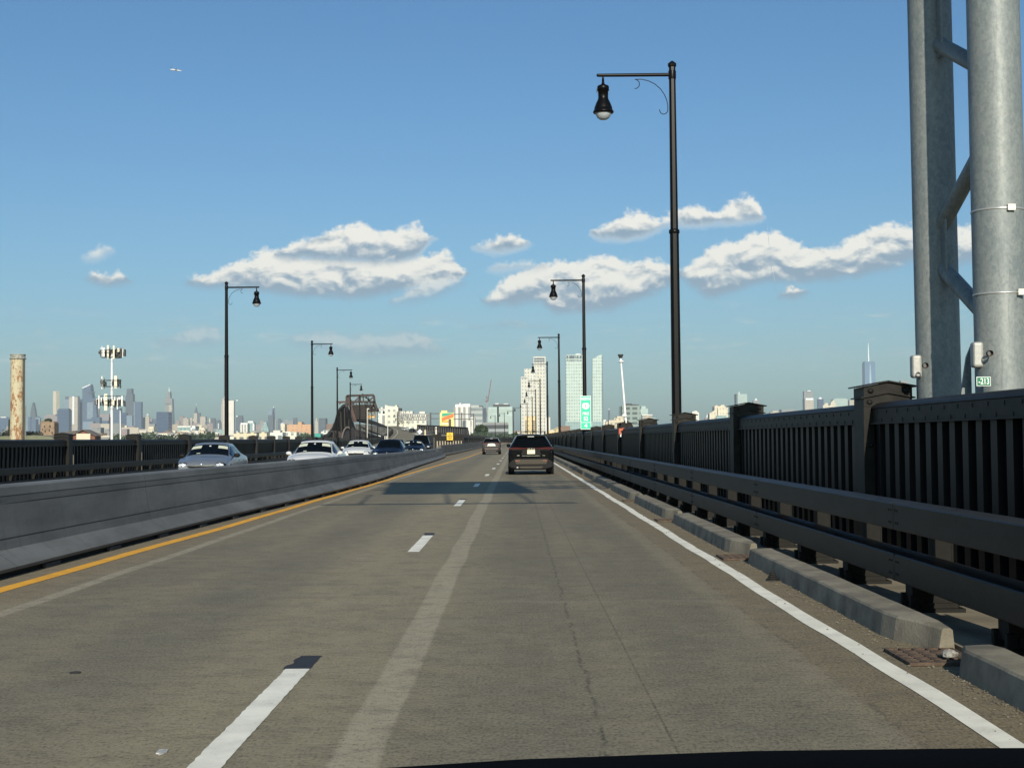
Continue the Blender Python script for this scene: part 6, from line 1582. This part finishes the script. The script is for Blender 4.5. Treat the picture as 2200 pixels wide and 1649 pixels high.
# tall tapering glass tower with antenna
a0 = at(1857, 779, 8200); a1 = at(1881.5, 779, 8200); cxx = (a0.x+a1.x)/2; hw_ = (a1.x-a0.x)/2; ht = a0.z-GZ
wt_ = empty('glass_skyscraper', (cxx, 8200+hw_, GZ), 0, 'very tall tapering blue glass skyscraper with long antenna above the fence post', 'skyscraper')
q = hw_
lo = [(-q,-q,0),(q,-q,0),(q,q,0),(-q,q,0)]; up = [(0,-q*.98,ht),(q*.98,0,ht),(0,q*.98,ht),(-q*.98,0,ht)]
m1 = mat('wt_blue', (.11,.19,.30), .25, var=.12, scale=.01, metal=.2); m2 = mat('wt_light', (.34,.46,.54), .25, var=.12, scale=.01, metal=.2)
mb = MB()
mb.add(lo+[(-q*.92,-q*.92,ht),(q*.92,-q*.92,ht),(q*.92,q*.92,ht),(-q*.92,q*.92,ht)], [(0,3,2,1),(4,5,6,7),(0,1,5,4),(1,2,6,5),(2,3,7,6),(3,0,4,7)])
mb.build('glass_body', m1, wt_)
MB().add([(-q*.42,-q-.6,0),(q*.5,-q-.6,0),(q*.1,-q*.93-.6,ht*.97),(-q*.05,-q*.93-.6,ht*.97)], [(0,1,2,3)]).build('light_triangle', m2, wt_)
MB().box(-q*.85,q*.85,-q*.85,q*.85,ht,ht+8).build('crown', m1, wt_)
za = at(1868.5, 736, 8200).z-GZ
MB().tube((0,0,ht+8),(0,0,za),5,1.5,n=8).build('antenna', M_SPIRE, wt_)
# low filler: roofs and flats in the haze band, and tree masses
rnd = random.Random(21)
kinds = ['stucco','grey','mauve','white3','brown','beige','white2']
pr = {}
def filler(px, py, Y, key, w_, d, gable):
    a = at(px, py, Y); h = a.z-GZ
    k_ = (key, gable)
    if k_ not in pr:
        mb = MB(); mb.box(-.5,.5,-.5,.5,0,.82 if gable else 1)
        if gable: mb.prism([(-.56,.82),(.56,.82),(0,1)], -.55, .55)
        o = mb.build('low_building', fac(key)); pr[k_] = o; first = True
    else: o = pr[k_].copy(); col.objects.link(o)
    o.location = (a.x, Y, GZ); o.scale = (w_, d, h); o.rotation_euler = (0, 0, R(rnd.uniform(-25, 25)))
    return tag(o, 'one of many tiny pale low-rise buildings in the hazy band below the skyline', 'building', 'tiny low-rise buildings in the haze')
for i in range(190):
    px = rnd.choice([rnd.uniform(205, 480), rnd.uniform(300, 480), rnd.uniform(500, 712), rnd.uniform(1020, 1125), rnd.uniform(1175, 1300), rnd.uniform(880, 1010)])
    py = rnd.uniform(924, 940); Y = lerp_tab([(918, 3600), (924, 2600), (932, 1500), (940, 900)], py)*rnd.uniform(.9, 1.15)
    if 180 < px < 300: py = max(py, 930)
    filler(px, py, Y, rnd.choice(kinds), rnd.uniform(9, 24), rnd.uniform(8, 14), rnd.random() < .5)
for i in range(26):
    px = rnd.uniform(205, 480); filler(px, rnd.uniform(908, 922), rnd.uniform(4500, 6500), rnd.choice(['beige','grey','cream','mauve']), rnd.uniform(20, 55), 30, False)
for px in range(1182, 1216, 5): filler(px, rnd.uniform(914, 930), 1500, rnd.choice(['yell','stucco','brown']), rnd.uniform(7, 14), 10, rnd.random() < .5)
mb = MB()
for i in range(60):
    px = rnd.choice([rnd.uniform(205, 480), rnd.uniform(240, 480), rnd.uniform(640, 712), rnd.uniform(1015, 1120), rnd.uniform(1175, 1330)])
    py = rnd.uniform(938, 947); Y = lerp_tab([(924, 2400), (932, 1400), (942, 800)], py)*rnd.uniform(.9, 1.1)
    p = at(px, py, Y); r_ = rnd.uniform(4, 8)*Y/1400
    leaf_cloud(mb, p, r_*1.5, r_, r_*.8, 70, r_*.22, i)
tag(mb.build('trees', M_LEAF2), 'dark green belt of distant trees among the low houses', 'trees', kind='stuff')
# two round trees by the parking garage
for px, py, Y, r_, lb in ((1034, 925, 900, 4.6, 'round dark green tree in front of the parking garage'), (1082, 938, 850, 2.6, 'small green tree left of the black car roof'), (1106, 938, 900, 3.2, 'green tree cluster beside the black car roof'), (866, 897, 700, 4.4, 'sparse dark tree in front of the slanted cream building')):
    p = at(px, py, Y); t_ = empty('tree', (p.x, p.y, GZ), 0, lb, 'tree')
    c = p-Vector(t_.location)
    leaf_cloud(MB(), c, r_*(1.0 if px != 866 else 1.2), r_, r_*.85, 700 if px != 866 else 170, r_*(.10 if px != 866 else .06), px).build('crown', M_LEAF, t_)
    MB().tube((c.x, c.y, 0), (c.x, c.y, c.z), r_*.07, r_*.03, n=8).build('trunk', mat('bark', (.06,.045,.03), .9), t_)
# airliner high on the left
pa = at(378, 151, 4300)
al = empty('airliner', pa, R(38), 'small white airliner high in the upper left sky', 'aircraft')
MB().lathe([(0,-19),(1.4,-17),(2,-12),(2,10),(1.2,17),(0,20)], 14, (0,0,0), axis='x').build('fuselage', M_WHITEP, al)
MB().add([(-3,0,-.5),(3,0,-.5),(-5,17,1),(-7.5,17,1),(-3,0,-.9),(3,0,-.9),(-5,17,.8),(-7.5,17,.8)], [(0,1,2,3),(7,6,5,4),(0,3,7,4),(1,5,6,2),(2,6,7,3)]).add([(-3,0,-.5),(3,0,-.5),(-5,-17,1),(-7.5,-17,1),(-3,0,-.9),(3,0,-.9),(-5,-17,.8),(-7.5,-17,.8)], [(0,1,2,3),(7,6,5,4),(0,3,7,4),(1,5,6,2),(2,6,7,3)]).build('wings', M_WHITEP, al)
MB().prism([(-15,1.5),(-11,1.5),(-16,7),(-18.5,7)], -.3, .3).build('tail_fin', mat('tail_dark', (.05,.07,.12), .5), al)
# ------------------------------------------------------------------ haze
hm = bpy.data.materials.new('haze'); hm.use_nodes = True; t = NT(hm.node_tree); t.n.clear()
pv = t.node('ShaderNodeVolumePrincipled'); pv.inputs['Color'].default_value = (.86, .97, 1.0, 1); pv.inputs['Density'].default_value = 5.6e-5; pv.inputs['Anisotropy'].default_value = 0.0
o_ = t.node('ShaderNodeOutputMaterial'); t.l.new(pv.outputs[0], o_.inputs['Volume'])
hz = MB().box(-9000, 9000, -2500, 11000, -9.5, 620).build('haze', hm); tag(hz, 'pale blue summer haze over the city', 'haze', kind='stuff')
